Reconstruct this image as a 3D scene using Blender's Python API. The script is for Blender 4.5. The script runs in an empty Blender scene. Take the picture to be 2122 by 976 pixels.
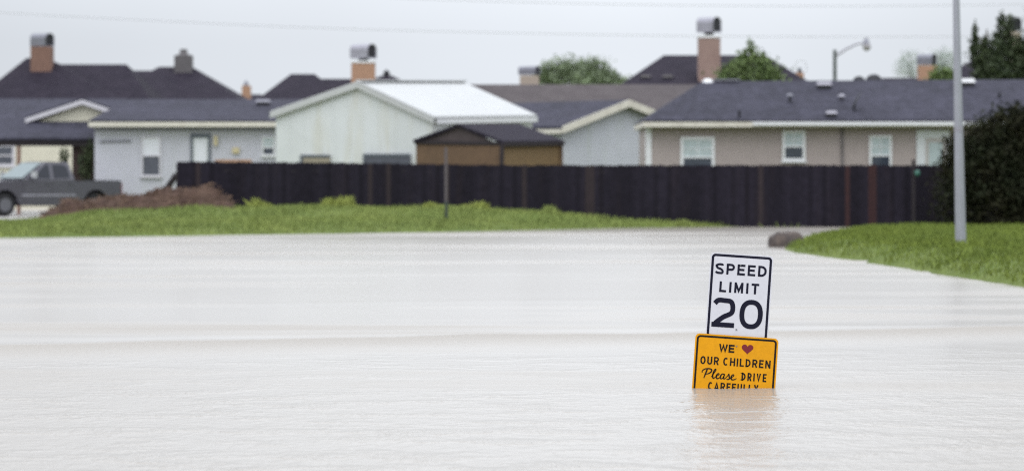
import bpy, math, random
import numpy as np
from mathutils import Vector, Matrix
random.seed(7)
RNG = np.random.default_rng(11)
SC = bpy.context.scene
COL = SC.collection
rad = math.radians

# ------------------------------------------------------------------ camera
F, CX, HY, CZ = 6900.0, 1061.0, 362.0, 1.605      # focal length, centre column and horizon row in photo pixels, eye height
cam_d = bpy.data.cameras.new('camera')
cam = bpy.data.objects.new('camera', cam_d); COL.objects.link(cam)
cam.location = (0, 0, CZ); cam.rotation_euler = (rad(90), 0, 0)
cam_d.sensor_width = 36; cam_d.lens = 36 * F / 2122; cam_d.shift_y = -(488 - HY) / 2122
cam_d.clip_start = 0.5; cam_d.clip_end = 9000
cam_d.dof.use_dof = True; cam_d.dof.focus_distance = 25.0; cam_d.dof.aperture_fstop = 2.6
SC.camera = cam

# ------------------------------------------------------------------ light: overcast sky + very soft sun
SUN_EL, SUN_AZ = 58.0, 200.0                      # degrees; azimuth measured from +Y clockwise
w = bpy.data.worlds.new('World'); SC.world = w; w.use_nodes = True
nt = w.node_tree; nt.nodes.clear()
N = nt.nodes.new; L = nt.links.new
out = N('ShaderNodeOutputWorld'); bg = N('ShaderNodeBackground'); L(bg.outputs[0], out.inputs[0])
sky = N('ShaderNodeTexSky'); sky.sky_type = 'NISHITA'; sky.sun_disc = False
sky.sun_elevation = rad(SUN_EL); sky.sun_rotation = rad(SUN_AZ); sky.dust_density = 6; sky.air_density = 1.0
hs = N('ShaderNodeHueSaturation'); hs.inputs['Saturation'].default_value = 0.25; L(sky.outputs[0], hs.inputs['Color'])
tc = N('ShaderNodeTexCoord'); sp = N('ShaderNodeSeparateXYZ'); L(tc.outputs['Generated'], sp.inputs[0])
rp = N('ShaderNodeValToRGB'); L(sp.outputs['Z'], rp.inputs[0]); cr_ = rp.color_ramp   # murky at the horizon, brighter higher up
for p_, v_ in ((0.0, 1.08), (0.04, 1.09), (0.12, 1.6), (0.28, 2.2), (1.0, 2.7)):
    e_ = cr_.elements[0] if p_ == 0 else (cr_.elements[-1] if p_ == 1 else cr_.elements.new(p_)); e_.position = p_; e_.color = (v_ / 3,) * 3 + (1,)
mr = N('ShaderNodeMath'); mr.operation = 'MULTIPLY'; L(rp.outputs[0], mr.inputs[0]); mr.inputs[1].default_value = 3.0
# broad cloud unevenness
no = N('ShaderNodeTexNoise'); no.inputs['Scale'].default_value = 3.2; no.inputs['Detail'].default_value = 3
mp = N('ShaderNodeMapping'); mp.inputs['Scale'].default_value = (1, 1, 2.2); mp.inputs['Location'].default_value = (3.1, 0.4, 0.2)
L(tc.outputs['Generated'], mp.inputs[0]); L(mp.outputs[0], no.inputs[0])
m2 = N('ShaderNodeMapRange'); L(no.outputs[0], m2.inputs[0])
m2.inputs[1].default_value = 0.3; m2.inputs[2].default_value = 0.7; m2.inputs[3].default_value = 0.9; m2.inputs[4].default_value = 1.06
# thinner cloud straight ahead, a bit right of the middle
dt = N('ShaderNodeMath'); dt.operation = 'SUBTRACT'; L(sp.outputs['X'], dt.inputs[0]); dt.inputs[1].default_value = 0.025
ab = N('ShaderNodeMath'); ab.operation = 'ABSOLUTE'; L(dt.outputs[0], ab.inputs[0])
m3 = N('ShaderNodeMapRange'); m3.interpolation_type = 'SMOOTHSTEP'; L(ab.outputs[0], m3.inputs[0])
m3.inputs[1].default_value = 0.26; m3.inputs[2].default_value = 0.0; m3.inputs[3].default_value = 0.74; m3.inputs[4].default_value = 1.06
mu = N('ShaderNodeMath'); mu.operation = 'MULTIPLY'; L(mr.outputs[0], mu.inputs[0]); L(m2.outputs[0], mu.inputs[1])
mu2 = N('ShaderNodeMath'); mu2.operation = 'MULTIPLY'; L(mu.outputs[0], mu2.inputs[0]); L(m3.outputs[0], mu2.inputs[1])
cc = N('ShaderNodeMix'); cc.data_type = 'RGBA'; cc.blend_type = 'MULTIPLY'; cc.inputs[0].default_value = 1
cc.inputs[6].default_value = (8.15, 8.62, 9.25, 1); L(mu2.outputs[0], cc.inputs[7])
mx = N('ShaderNodeMix'); mx.data_type = 'RGBA'; mx.inputs[0].default_value = 0.88
L(hs.outputs[0], mx.inputs[6]); L(cc.outputs[2], mx.inputs[7])
L(mx.outputs[2], bg.inputs[0]); bg.inputs[1].default_value = 0.1

sd = bpy.data.lights.new('sun', 'SUN'); sd.energy = 0.7; sd.angle = rad(50); sd.color = (1.0, 0.97, 0.93)
sun = bpy.data.objects.new('sun', sd); COL.objects.link(sun)
sv = Vector((math.sin(rad(SUN_AZ)) * math.cos(rad(SUN_EL)), math.cos(rad(SUN_AZ)) * math.cos(rad(SUN_EL)), math.sin(rad(SUN_EL))))
sun.rotation_euler = sv.to_track_quat('Z', 'Y').to_euler(); sun.location = (0, 0, 60)

SC.view_settings.view_transform = 'Standard'; SC.view_settings.look = 'None'
SC.view_settings.exposure = 0.06; SC.view_settings.gamma = 1.0; SC.view_settings.use_curve_mapping = False
SC.render.engine = 'CYCLES'; SC.cycles.filter_width = 1.15
SC.cycles.use_denoising = False; SC.cycles.max_bounces = 6; SC.cycles.transparent_max_bounces = 8
SC.cycles.caustics_reflective = False; SC.cycles.caustics_refractive = False

# ------------------------------------------------------------------ helpers
def P(px, py, d):                                  # world point that the photo shows at (px, py), d metres away
    return Vector(((px - CX) / F * d, d, CZ - (py - HY) / F * d))
def X(px, d): return (px - CX) / F * d
def Z(py, d): return CZ - (py - HY) / F * d

class MB:
    def __init__(s): s.v = []; s.f = []
    def poly(s, pts):
        k = len(s.v); s.v += [tuple(p) for p in pts]; s.f.append(list(range(k, k + len(pts)))); return s
    def slab(s, pts, vec):                         # polygon swept along vec, closed
        n = len(pts); k = len(s.v); vec = Vector(vec)
        s.v += [tuple(p) for p in pts] + [tuple(Vector(p) + vec) for p in pts]
        s.f.append(list(range(k, k + n))); s.f.append(list(range(k + 2 * n - 1, k + n - 1, -1)))
        for i in range(n):
            j = (i + 1) % n; s.f.append([k + j, k + i, k + n + i, k + n + j])
        return s
    def box(s, x0, x1, y0, y1, z0, z1):
        return s.slab([(x0, y0, z0), (x1, y0, z0), (x1, y0, z1), (x0, y0, z1)], (0, y1 - y0, 0))
    def bar(s, a, b, wd, up=(0, 0, 1), th=None):   # square bar between two points
        a, b = Vector(a), Vector(b); t = (b - a).normalized(); u = Vector(up)
        if abs(t.dot(u)) > .98: u = Vector((0, 1, 0))
        r = t.cross(u).normalized(); u = r.cross(t); th = th or wd
        c = [a + r * i * wd / 2 + u * j * th / 2 for i, j in ((-1, -1), (1, -1), (1, 1), (-1, 1))]
        return s.slab(c, b - a)
    def tube(s, pts, rs, n=12, caps=True):
        pts = [Vector(p) for p in pts]; k0 = len(s.v)
        for i, p in enumerate(pts):
            t = (pts[min(i + 1, len(pts) - 1)] - pts[max(i - 1, 0)]).normalized()
            u = Vector((0, 0, 1)) if abs(t.z) < .9 else Vector((0, 1, 0))
            r = t.cross(u).normalized(); u = r.cross(t)
            for j in range(n):
                a = 2 * math.pi * j / n; s.v.append(tuple(p + (r * math.cos(a) + u * math.sin(a)) * rs[i]))
        for i in range(len(pts) - 1):
            for j in range(n):
                a = k0 + i * n + j; b = k0 + i * n + (j + 1) % n; s.f.append([a, b, b + n, a + n])
        if caps:
            s.f.append(list(range(k0, k0 + n))[::-1]); e = k0 + (len(pts) - 1) * n; s.f.append(list(range(e, e + n)))
        return s
    def dome(s, c, rx, ry, rz, nu=14, nv=6, full=False):
        c = Vector(c); k0 = len(s.v); lo = -math.pi / 2 if full else 0
        for i in range(nv + 1):
            ph = lo + (math.pi / 2 - lo) * i / nv
            for j in range(nu):
                a = 2 * math.pi * j / nu
                s.v.append((c.x + rx * math.cos(ph) * math.cos(a), c.y + ry * math.cos(ph) * math.sin(a), c.z + rz * math.sin(ph)))
        for i in range(nv):
            for j in range(nu):
                a = k0 + i * nu + j; b = k0 + i * nu + (j + 1) % nu; s.f.append([a, b, b + nu, a + nu])
        return s
    def map(s, fn): s.v = [tuple(fn(Vector(p))) for p in s.v]; return s

def obj(name, mb, mat, root=None, parent=None, smooth=False, label=None):
    """link a MB as one mesh; coordinates are world, stored relative to the root's location"""
    o0 = Vector(root.location) if root else Vector((0, 0, 0))
    me = bpy.data.meshes.new(name)
    me.from_pydata([tuple(Vector(p) - o0) for p in mb.v], [], mb.f); me.update()
    bmx = __import__('bmesh').new(); bmx.from_mesh(me)
    __import__('bmesh').ops.recalc_face_normals(bmx, faces=bmx.faces); bmx.to_mesh(me); bmx.free()
    if smooth: me.polygons.foreach_set('use_smooth', [True] * len(me.polygons))
    me.materials.append(mat)
    o = bpy.data.objects.new(name, me); COL.objects.link(o)
    o.parent = parent or root
    if label: o['label'] = label
    return o
def npmesh(name, V, Fq, mat, root=None, parent=None, smooth=False):
    o0 = np.array(root.location if root else (0, 0, 0), float)
    me = bpy.data.meshes.new(name); V = np.asarray(V, float) - o0; Fq = np.asarray(Fq, int)
    me.vertices.add(len(V)); me.vertices.foreach_set('co', V.ravel())
    k = Fq.shape[1]; me.loops.add(Fq.size); me.loops.foreach_set('vertex_index', Fq.ravel())
    me.polygons.add(len(Fq)); me.polygons.foreach_set('loop_start', np.arange(len(Fq)) * k)
    if smooth: me.polygons.foreach_set('use_smooth', np.ones(len(Fq), bool))
    me.update(calc_edges=True); me.validate(); me.materials.append(mat)
    o = bpy.data.objects.new(name, me); COL.objects.link(o); o.parent = parent or root
    return o
def tag(o, label, cat, group=None, kind=None):
    o['label'] = label; o['category'] = cat
    if group: o['group'] = group
    if kind: o['kind'] = kind
    return o
def thing(name, loc, label, cat, group=None):
    o = bpy.data.objects.new(name, None); COL.objects.link(o); o.location = loc; o.empty_display_size = .3
    return tag(o, label, cat, group)

# ------------------------------------------------------------------ materials
def mat(name, col, rough=.6, spec=.5, metal=0, noise=None, var=None, bump=None, lap=None, rib=None, island=0, streak=None, coat=0, trans=0):
    """noise=(scale,amount), var=(scale, other colour, amount), bump=(scale,strength,dist), lap=board height, rib=rib width, streak=(colour, amount)"""
    m = bpy.data.materials.new(name); m.use_nodes = True; t = m.node_tree; n = t.nodes; b = n['Principled BSDF']
    b.inputs['Roughness'].default_value = rough; b.inputs['Specular IOR Level'].default_value = spec; b.inputs['Metallic'].default_value = metal
    if coat: b.inputs['Coat Weight'].default_value = coat; b.inputs['Coat Roughness'].default_value = .08
    if trans: b.inputs['Subsurface Weight'].default_value = 0
    lk = t.links.new; geo = n.new('ShaderNodeNewGeometry'); pos = geo.outputs['Position']
    rgb = n.new('ShaderNodeRGB'); rgb.outputs[0].default_value = (*col, 1); cur = rgb.outputs[0]
    def mixin(fac, a, bcol, mode='MIX'):
        x = n.new('ShaderNodeMix'); x.data_type = 'RGBA'; x.blend_type = mode
        if isinstance(fac, float): x.inputs[0].default_value = fac
        else: lk(fac, x.inputs[0])
        lk(a, x.inputs[6])
        if isinstance(bcol, tuple): x.inputs[7].default_value = (*bcol, 1)
        else: lk(bcol, x.inputs[7])
        return x.outputs[2]
    def ntex(scale, detail=4, stretch=(1, 1, 1), rgh=.6):
        mp = n.new('ShaderNodeMapping'); mp.inputs['Scale'].default_value = stretch; lk(pos, mp.inputs[0])
        tx = n.new('ShaderNodeTexNoise'); tx.inputs['Scale'].default_value = scale; tx.inputs['Detail'].default_value = detail
        tx.inputs['Roughness'].default_value = rgh; lk(mp.outputs[0], tx.inputs[0]); return tx.outputs[0]
    def rng(s, a, bb, c=0., d=1.):
        x = n.new('ShaderNodeMapRange'); lk(s, x.inputs[0])
        for i, q in enumerate((a, bb, c, d)): x.inputs[i + 1].default_value = q
        return x.outputs[0]
    if var: cur = mixin(rng(ntex(var[0]), .38, .62, 0., var[2]), cur, var[1])
    if streak: cur = mixin(rng(ntex(1.0, 5, (2.6, 2.6, .22)), .52, .75, 0., streak[1]), cur, streak[0])
    if noise:
        v = rng(ntex(noise[0], 6), .25, .75, 1 - noise[1], 1 + noise[1]); cur = mixin(1.0, cur, v, 'MULTIPLY')
    if island:
        v = rng(geo.outputs['Random Per Island'], 0, 1, 1 - island, 1 + island); cur = mixin(1.0, cur, v, 'MULTIPLY')
    lk(cur, b.inputs['Base Color'])
    h = None
    if bump: h = (ntex(bump[0], 5), bump[1], bump[2])
    if lap or rib:
        sx = n.new('ShaderNodeSeparateXYZ'); lk(pos, sx.inputs[0])
        md = n.new('ShaderNodeMath'); md.operation = 'FRACT'
        dv = n.new('ShaderNodeMath'); dv.operation = 'DIVIDE'; dv.inputs[1].default_value = lap or rib
        if lap: lk(sx.outputs['Z'], dv.inputs[0])
        else:
            ad = n.new('ShaderNodeMath'); ad.operation = 'ADD'; lk(sx.outputs['X'], ad.inputs[0]); lk(sx.outputs['Y'], ad.inputs[1]); lk(ad.outputs[0], dv.inputs[0])
        lk(dv.outputs[0], md.inputs[0])
        hh = md.outputs[0] if not lap else rng(md.outputs[0], 0, 1, 1, 0)
        if rib: hh = rng(hh, 0.75, 0.95, 0, 1)
        h = (hh, 1.0, .012)
    if h:
        bn = n.new('ShaderNodeBump'); lk(h[0], bn.inputs['Height']); bn.inputs['Strength'].default_value = h[1]; bn.inputs['Distance'].default_value = h[2]
        lk(bn.outputs[0], b.inputs['Normal'])
    return m

M = {}
M['shingle_dark'] = mat('dark shingles', (.019, .015, .025), .85, .14, noise=(5, .4), var=(1.2, (.030, .024, .036), .7), bump=(25, .5, .03))
M['shingle_blue'] = mat('blue grey shingles', (.041, .040, .056), .85, .18, noise=(4, .4), var=(.9, (.058, .056, .080), .7), bump=(25, .5, .03))
M['shingle_brown'] = mat('brown grey shingles', (.10, .086, .088), .85, .15, noise=(7, .25), var=(1.1, (.075, .063, .066), .7), bump=(25, .5, .03))
M['shed_shingle'] = mat('shed shingles', (.026, .022, .033), .85, .15, noise=(8, .3), bump=(22, .5, .03))
M['siding_white'] = mat('white lap siding', (.50, .50, .55), .55, lap=.12, noise=(2, .06), streak=((.42, .46, .36), .25))
M['siding_blue'] = mat('pale grey lap siding', (.50, .51, .555), .55, lap=.12, noise=(2, .06), streak=((.36, .42, .25), .5))
M['siding_taupe'] = mat('taupe lap siding', (.36, .305, .285), .6, lap=.12, noise=(3, .07))
M['cream_wall'] = mat('cream wall', (.60, .57, .46), .6, lap=.15, noise=(2, .05))
M['trim_cream'] = mat('cream trim', (.68, .64, .56), .5, noise=(3, .08), streak=((.35, .30, .24), .35))
M['trim_white'] = mat('white trim', (.74, .745, .76), .5, noise=(3, .05))
M['trim_lilac'] = mat('pale painted trim', (.60, .58, .62), .5, noise=(3, .08))
M['metal_wall'] = mat('white metal cladding', (.63, .65, .655), .45, rib=.3, noise=(1.5, .05), streak=((.52, .47, .32), .4))
M['metal_roof'] = mat('white metal roofing', (.50, .505, .505), .5, rib=.3, noise=(1.2, .04))
M['shed_side'] = mat('tan plywood siding', (.20, .128, .062), .7, rib=.2, noise=(4, .15))
M['shed_front'] = mat('brown plywood siding', (.135, .082, .047), .75, rib=.2, noise=(4, .2), streak=((.05, .035, .03), .5))
M['shed_gable'] = mat('dark brown gable boards', (.06, .045, .045), .75, rib=.2, noise=(4, .2))
M['dark_wood'] = mat('dark wet wood', (.022, .016, .02), .75, noise=(5, .3))
M['fence_wood'] = mat('wet stained fence boards', (.0165, .0140, .0215), .8, .14, noise=(6, .3), island=.28, streak=((.024, .018, .022), .7))
M['fence_red'] = mat('reddish brown board', (.032, .009, .010), .7, .4, noise=(5, .3))
M['fence_rust'] = mat('faded reddish board', (.022, .013, .016), .7, .4, noise=(5, .3))
M['brick'] = mat('orange tan brick', (.42, .245, .165), .8, noise=(9, .25), bump=(18, .4, .02))
M['brick_pink'] = mat('pinkish tan brick', (.33, .225, .195), .8, noise=(9, .2), var=(1.5, (.26, .17, .15), .6), bump=(18, .4, .02))
M['brick_brown'] = mat('brown brick', (.22, .125, .095), .8, noise=(9, .25), bump=(18, .4, .02))
M['stone_grey'] = mat('grey stone chimney', (.13, .12, .125), .85, noise=(6, .25))
M['beige'] = mat('beige masonry', (.40, .33, .27), .8, noise=(6, .15))
M['cowl'] = mat('weathered galvanised metal', (.22, .22, .26), .45, .5, .4, noise=(5, .2))
M['cowl_light'] = mat('light galvanised metal', (.34, .33, .38), .45, .5, .3, noise=(5, .15))
M['black_metal'] = mat('black metal', (.012, .012, .018), .6)
M['white_metal'] = mat('white metal flashing', (.78, .78, .80), .4, noise=(4, .06))
M['grey_metal'] = mat('grey galvanised pole', (.33, .335, .38), .5, .5, .25, noise=(3, .08), streak=((.22, .22, .25), .5))
M['pane_light'] = mat('pale pane with blind and sky sheen', (.46, .53, .54), .12, .5, noise=(6, .12))  # blind and reflected sky are both put into the pane colour
M['pane_dark'] = mat('dark window pane', (.045, .055, .075), .1, .6, noise=(3, .3))
M['pane_grey'] = mat('screened window pane', (.085, .09, .115), .3, .5, noise=(3, .2))
M['pane_white'] = mat('white window blind', (.72, .73, .78), .4, .5, noise=(3, .05))
M['door_frame'] = mat('dark blue grey door frame', (.10, .115, .14), .5)
M['door_white'] = mat('white door', (.64, .66, .68), .45)
M['tan_blind'] = mat('tan covered window', (.30, .26, .20), .7)
M['orange_board'] = mat('weathered orange board', (.42, .25, .17), .7)
M['lamp_yellow'] = mat('yellowed lamp housing', (.58, .50, .30), .5)
M['bark'] = mat('bark', (.07, .055, .04), .9, noise=(8, .3))
M['leaf_dark'] = mat('dark leaves', (.020, .025, .013), .75, .12, island=.5, var=(1.1, (.024, .022, .011), .8))
M['leaf_green'] = mat('fresh green leaves', (.14, .19, .065), .6, .35, island=.5, var=(1.2, (.10, .15, .05), .8))
M['leaf_juniper'] = mat('dark green needles', (.038, .056, .026), .6, .3, island=.5, var=(1.3, (.055, .07, .03), .8))
M['leaf_faint_haze'] = mat('haze greyed green leaves', (.20, .245, .15), .6, .3, island=.4)  # lightened: the haze over these trees is mixed into the leaf colour
M['leaf_hazy'] = mat('pale haze greyed green leaves', (.42, .46, .43), .6, .3, island=.3)  # strong haze before the farthest trees is painted into the leaves
M['weed'] = mat('yellow green weeds', (.27, .305, .075), .6, .3, island=.4)
M['concrete'] = mat('wet pale concrete', (.48, .45, .44), .35, .5, noise=(3, .1))
M['dirt'] = mat('reddish brown soil', (.095, .060, .045), .9, .2, noise=(4, .4), var=(1.5, (.06, .035, .028), .9), bump=(6, .8, .08))
M['straw'] = mat('reddish brown dry stems', (.145, .095, .068), .8, .2, island=.5)
M['rock'] = mat('wet brown stone', (.115, .088, .075), .7, .4, noise=(6, .4), var=(4, (.05, .04, .04), .8), bump=(9, .8, .04))
M['paint_truck'] = mat('grey metallic paint', (.105, .10, .122), .3, .5, .35, coat=.6, noise=(2, .05))
M['truck_glass'] = mat('dark tinted glass', (.012, .014, .024), .12, .5)
M['windshield'] = mat('greenish windshield', (.13, .18, .19), .08, .6)
M['tyre'] = mat('black rubber', (.012, .012, .014), .8)
M['rim'] = mat('dull alloy rim', (.16, .16, .18), .4, .5, .5)
M['chrome'] = mat('bright mirror cap', (.62, .62, .66), .25, .5, .5)
M['lamp_red'] = mat('red lamp lens', (.25, .012, .012), .25)
M['lamp_clear'] = mat('clear lamp lens', (.55, .56, .58), .15)
M['sign_white'] = mat('white reflective sheeting', (.66, .66, .71), .5, .3, noise=(30, .04), var=(6, (.60, .60, .65), .5))
M['sign_yellow'] = mat('yellow reflective sheeting', (.78, .345, .004), .5, .2, noise=(40, .10), var=(5, (.70, .31, .008), .6))
M['sign_ink'] = mat('dark blue black lettering', (.006, .006, .020), .6, .2)
M['sign_black'] = mat('black lettering', (.010, .008, .008), .6, .2)
M['sign_red'] = mat('dark red heart', (.18, .004, .012), .45)
M['bolt'] = mat('steel bolt', (.25, .25, .26), .4, .5, .6)
M['post_green'] = mat('dull green steel post', (.035, .05, .04), .6, noise=(4, .2))
M['teal'] = mat('teal green cap', (.045, .15, .115), .4)
M['cable'] = mat('grey cable', (.52, .52, .55), .6)
M['globe'] = mat('frosted white globe', (.62, .63, .66), .3)

def grass_mat():
    m = mat('grassy ground', (.115, .155, .040), .85, .1, noise=(5, .35), bump=(11, .6, .06), var=(.55, (.145, .18, .05), .9))
    return m
M['ground'] = grass_mat()
M['blade'] = mat('grass blades', (.25, .295, .09), .75, .15, island=.35, var=(.35, (.19, .24, .075), .9))
M['blade_wet'] = mat('lush grass blades', (.185, .23, .046), .75, .15, island=.4, var=(.45, (.14, .185, .042), .9))

def water_mat():
    m = bpy.data.materials.new('muddy flood water'); m.use_nodes = True; t = m.node_tree; n = t.nodes; lk = t.links.new; b = n['Principled BSDF']
    b.inputs['IOR'].default_value = 1.33; b.inputs['Roughness'].default_value = .20
    geo = n.new('ShaderNodeNewGeometry')
    def nz(scale, st, det, off=0):
        mp = n.new('ShaderNodeMapping'); mp.inputs['Scale'].default_value = st; mp.inputs['Location'].default_value = (off, off * .7, 0)
        lk(geo.outputs['Position'], mp.inputs[0])
        x = n.new('ShaderNodeTexNoise'); x.inputs['Scale'].default_value = scale; x.inputs['Detail'].default_value = det; lk(mp.outputs[0], x.inputs[0]); return x.outputs[0]
    cr = n.new('ShaderNodeMix'); cr.data_type = 'RGBA'; lk(nz(.12, (.6, 1, 1), 3), cr.inputs[0])
    cr.inputs[6].default_value = (.29, .258, .222, 1); cr.inputs[7].default_value = (.38, .35, .315, 1); lk(cr.outputs[2], b.inputs['Base Color'])
    h = None; prev = None
    sx = n.new('ShaderNodeSeparateXYZ'); lk(geo.outputs['Position'], sx.inputs[0])
    def math_(op, a, b_):
        x = n.new('ShaderNodeMath'); x.operation = op
        for k, q in enumerate((a, b_)):
            if isinstance(q, (int, float)): x.inputs[k].default_value = q
            else: lk(q, x.inputs[k])
        return x.outputs[0]
    def ramp(s_, a, bb, c, d_, smooth=True):
        x = n.new('ShaderNodeMapRange'); x.interpolation_type = 'SMOOTHSTEP' if smooth else 'LINEAR'; lk(s_, x.inputs[0])
        for k, q in enumerate((a, bb, c, d_)): x.inputs[k + 1].default_value = q
        return x.outputs[0]
    # gusts: broad patches where the surface is ruffled, and one gust front running across the water
    gust = math_('MULTIPLY', ramp(nz(.30, (.26, 1, 1), 3, 5), .47, .70, 0, 1), ramp(sx.outputs['Y'], 33, 22, 1.0, .25))
    v = math_('SUBTRACT', math_('SUBTRACT', sx.outputs['Y'], math_('MULTIPLY', sx.outputs['X'], .36)), 33.4)
    v = math_('ADD', v, math_('MULTIPLY', math_('SUBTRACT', nz(.9, (.6, .2, 1), 4, 2), .5), 1.4))
    front = math_('MULTIPLY', ramp(v, .25, -.12, 0, 1), ramp(v, -4.0, .2, 0, 1))
    ruff = math_('MAXIMUM', gust, front)
    nearf = ramp(sx.outputs['Y'], 33, 22, 0.0, 1)
    lk(math_('ADD', ramp(ruff, 0, 1, .21, .52, False), math_('MULTIPLY', nearf, .05)), b.inputs['Roughness'])
    clus = ramp(nz(1.6, (.9, 1, 1), 3, 9), .45, .66, .30, 1.0)
    amp = math_('ADD', math_('MULTIPLY', nearf, clus), math_('MULTIPLY', front, 1.0))
    prev = None
    for sc_, st, dist in ((5.5, (1.7, 1, 1), .034), (15, (1.5, 1, 1), .018)):
        bn = n.new('ShaderNodeBump'); lk(math_('MULTIPLY', nz(sc_, st, 2, sc_), amp), bn.inputs['Height']); bn.inputs['Strength'].default_value = 1
        bn.inputs['Distance'].default_value = dist
        if prev: lk(prev, bn.inputs['Normal'])
        prev = bn.outputs[0]
    lk(prev, b.inputs['Normal'])
    return m
M['water'] = water_mat()

# ------------------------------------------------------------------ terrain
def wob(x, y, s, a): return a * (np.sin(x * 1.7 * s + y * .6 * s + 1.3) + np.sin(x * .53 * s - y * 1.31 * s + .4) + np.sin(x * 2.9 * s + y * 2.3 * s)) / 3
SLx = [-40, -13, -9, -4.75, -.84, 1.6, 3.55, 5, 6.6, 40]
SLy = [82, 84.5, 87.2, 90.8, 94.6, 97.8, 100.6, 101.6, 102.2, 103.4]
ZFx = [-40, -14.7, -13.6, -11.9, -9, -2.4, -.9, .57, 2, 3.5, 5, 6.4, 7.4, 8.5, 11, 13, 40]
ZFz = [.15, .15, .30, .50, .58, .57, .52, .45, .32, .20, .11, .08, -.04, -.12, -.12, .06, .06]
SRy = [-60, 10, 30, 47.5, 53.2, 53.9, 57.4, 60.5, 62.3, 65, 69, 71, 75, 83, 91, 97, 103]
SRx = [10, 9.2, 8.3, 7.3, 6.95, 6.80, 6.72, 6.50, 6.44, 6.10, 5.85, 5.82, 6.25, 7.5, 8.95, 10.4, 12.6]
def height(x, y):
    x = np.asarray(x, float); y = np.asarray(y, float)
    ys = np.interp(x, SLx, SLy) + wob(x, y * 0, 1.1, .25); zf = np.interp(x, ZFx, ZFz)
    u = (y - ys) / np.maximum(101.9 - ys, .6)
    g = np.interp(u, [-3, -.06, 0, .03, .25, .5, .62, .80, 1, 9], [-1.6, -.12, 0, .15, .38, .56, .42, .97, 1, 1])
    left = np.where(u < 0, np.maximum(u * 2.0, -.8), g * zf)
    left = left + np.where(u > 0, np.clip(u * 3, 0, 1) * wob(x, y, 1.0, .035) * (zf > .1), 0)
    back = np.clip((y - 103.2) / 2.5, 0, 1); flat = .15
    left = left * (1 - back) + flat * back
    v = x - np.interp(y, SRy, SRx) + wob(y, x * 0, 1.4, .06)
    H = np.interp(y, [0, 40, 65, 76, 90, 100], [.38, .36, .24, .19, .11, .06])
    right = np.where(v < 0, np.maximum(v * .6, -.8), np.minimum(H, .06 + H * (1 - np.exp(-v / .9))) * np.clip(v / .12, 0, 1))
    right = right + np.where(v > .2, wob(x, y, 2.0, .035) * np.clip(v - .2, 0, 1), 0)
    right = right - np.where(v > 0, .17 * np.exp(-((y - 61.6 - v * 1.8) / .55) ** 2) * np.clip(1.9 - v, 0, 1), 0)
    right = right - np.where(v > 0, .08 * np.exp(-((y - 55 - v * 2.0) / .7) ** 2) * np.clip(2.8 - v, 0, 1), 0)
    right = np.where(y > 104, -.8, right)
    z = np.maximum(left, np.where(x > 3, right, -.8))
    return np.where(y < -1, np.maximum(z, -.8), z)
xs = np.concatenate([[-5000, -1500, -500, -200, -90, -50, -30], np.arange(-22, 22.01, .16), [26, 32, 50, 90, 200, 500, 1500, 5000]])
ys_ = np.concatenate([[-800, -200, -40, 0, 15, 30, 38], np.arange(42, 107, .3), [109, 112, 118, 130, 150, 200, 300, 600, 1500, 6000]])
gx, gy = np.meshgrid(xs, ys_); V = np.stack([gx, gy, height(gx, gy)], -1).reshape(-1, 3)
nx, ny = len(xs), len(ys_)
ii = (np.arange(ny - 1)[:, None] * nx + np.arange(nx - 1)).ravel()
Q = np.stack([ii, ii + 1, ii + 1 + nx, ii + nx], 1)
o = npmesh('ground', V, Q, M['ground'], smooth=True); tag(o, 'grassy ground with low banks above the flood water', 'ground', kind='structure')

# water: one sheet, with a long low swell running across it
wx = np.concatenate([[-400, -120, -50, -26], np.arange(-18, .9, .3), np.arange(.9, 2.6, .025), np.arange(2.6, 18.01, .3), [26, 50, 120, 400]])
wy = np.concatenate([[-200, -60, -10, 5, 12], np.arange(15, 24.2, .12), np.arange(24.2, 25.6, .025), np.arange(25.6, 60, .12), np.arange(60, 104.4, .4)])
wx, wy = np.unique(np.round(wx, 4)), np.unique(np.round(wy, 4)); wy = wy[np.concatenate([[True], np.diff(wy) > .02])]; wx = wx[np.concatenate([[True], np.diff(wx) > .02])]
gx, gy = np.meshgrid(wx, wy)
line = 33.7 + .33 * gx + .18 * np.sin(gx * .9) + .12 * np.sin(gx * 2.3 + 1)
wz = .008 * np.exp(-((gy - line - .35) / .45) ** 2) - .004 * np.exp(-((gy - line + .6) / .7) ** 2)
l2 = 42 + .25 * gx + .3 * np.sin(gx * .6 + 2); wz = wz + .004 * np.exp(-((gy - l2) / .6) ** 2)
l3 = 27.6 + .1 * gx + .2 * np.sin(gx * .8); wz = wz + .001 * np.exp(-((gy - l3) / .6) ** 2)
sx0, sx1 = X(1433, 25), X(1608, 25)               # little ripples where the sign stands in the water
dd = np.hypot(np.maximum(np.maximum(sx0 - gx, gx - sx1), 0), gy - 25.0)
wz = wz + .0055 * np.cos(dd * 42 + np.sin(gx * 9) * .8) * np.exp(-dd / .22)
V = np.stack([gx, gy, wz], -1).reshape(-1, 3); nx, ny = len(wx), len(wy)
ii = (np.arange(ny - 1)[:, None] * nx + np.arange(nx - 1)).ravel()
o = npmesh('flood_water', V, np.stack([ii, ii + 1, ii + 1 + nx, ii + nx], 1), M['water'], smooth=True)
tag(o, 'pale muddy flood water covering the whole street', 'water', kind='structure')

mb = MB().box(X(-260, 115), X(104, 110), 107.2, 150, .10, .158)
tag(obj('driveway', mb, M['concrete']), 'wet pale concrete driveway under the pickup truck', 'driveway', kind='structure')

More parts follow.
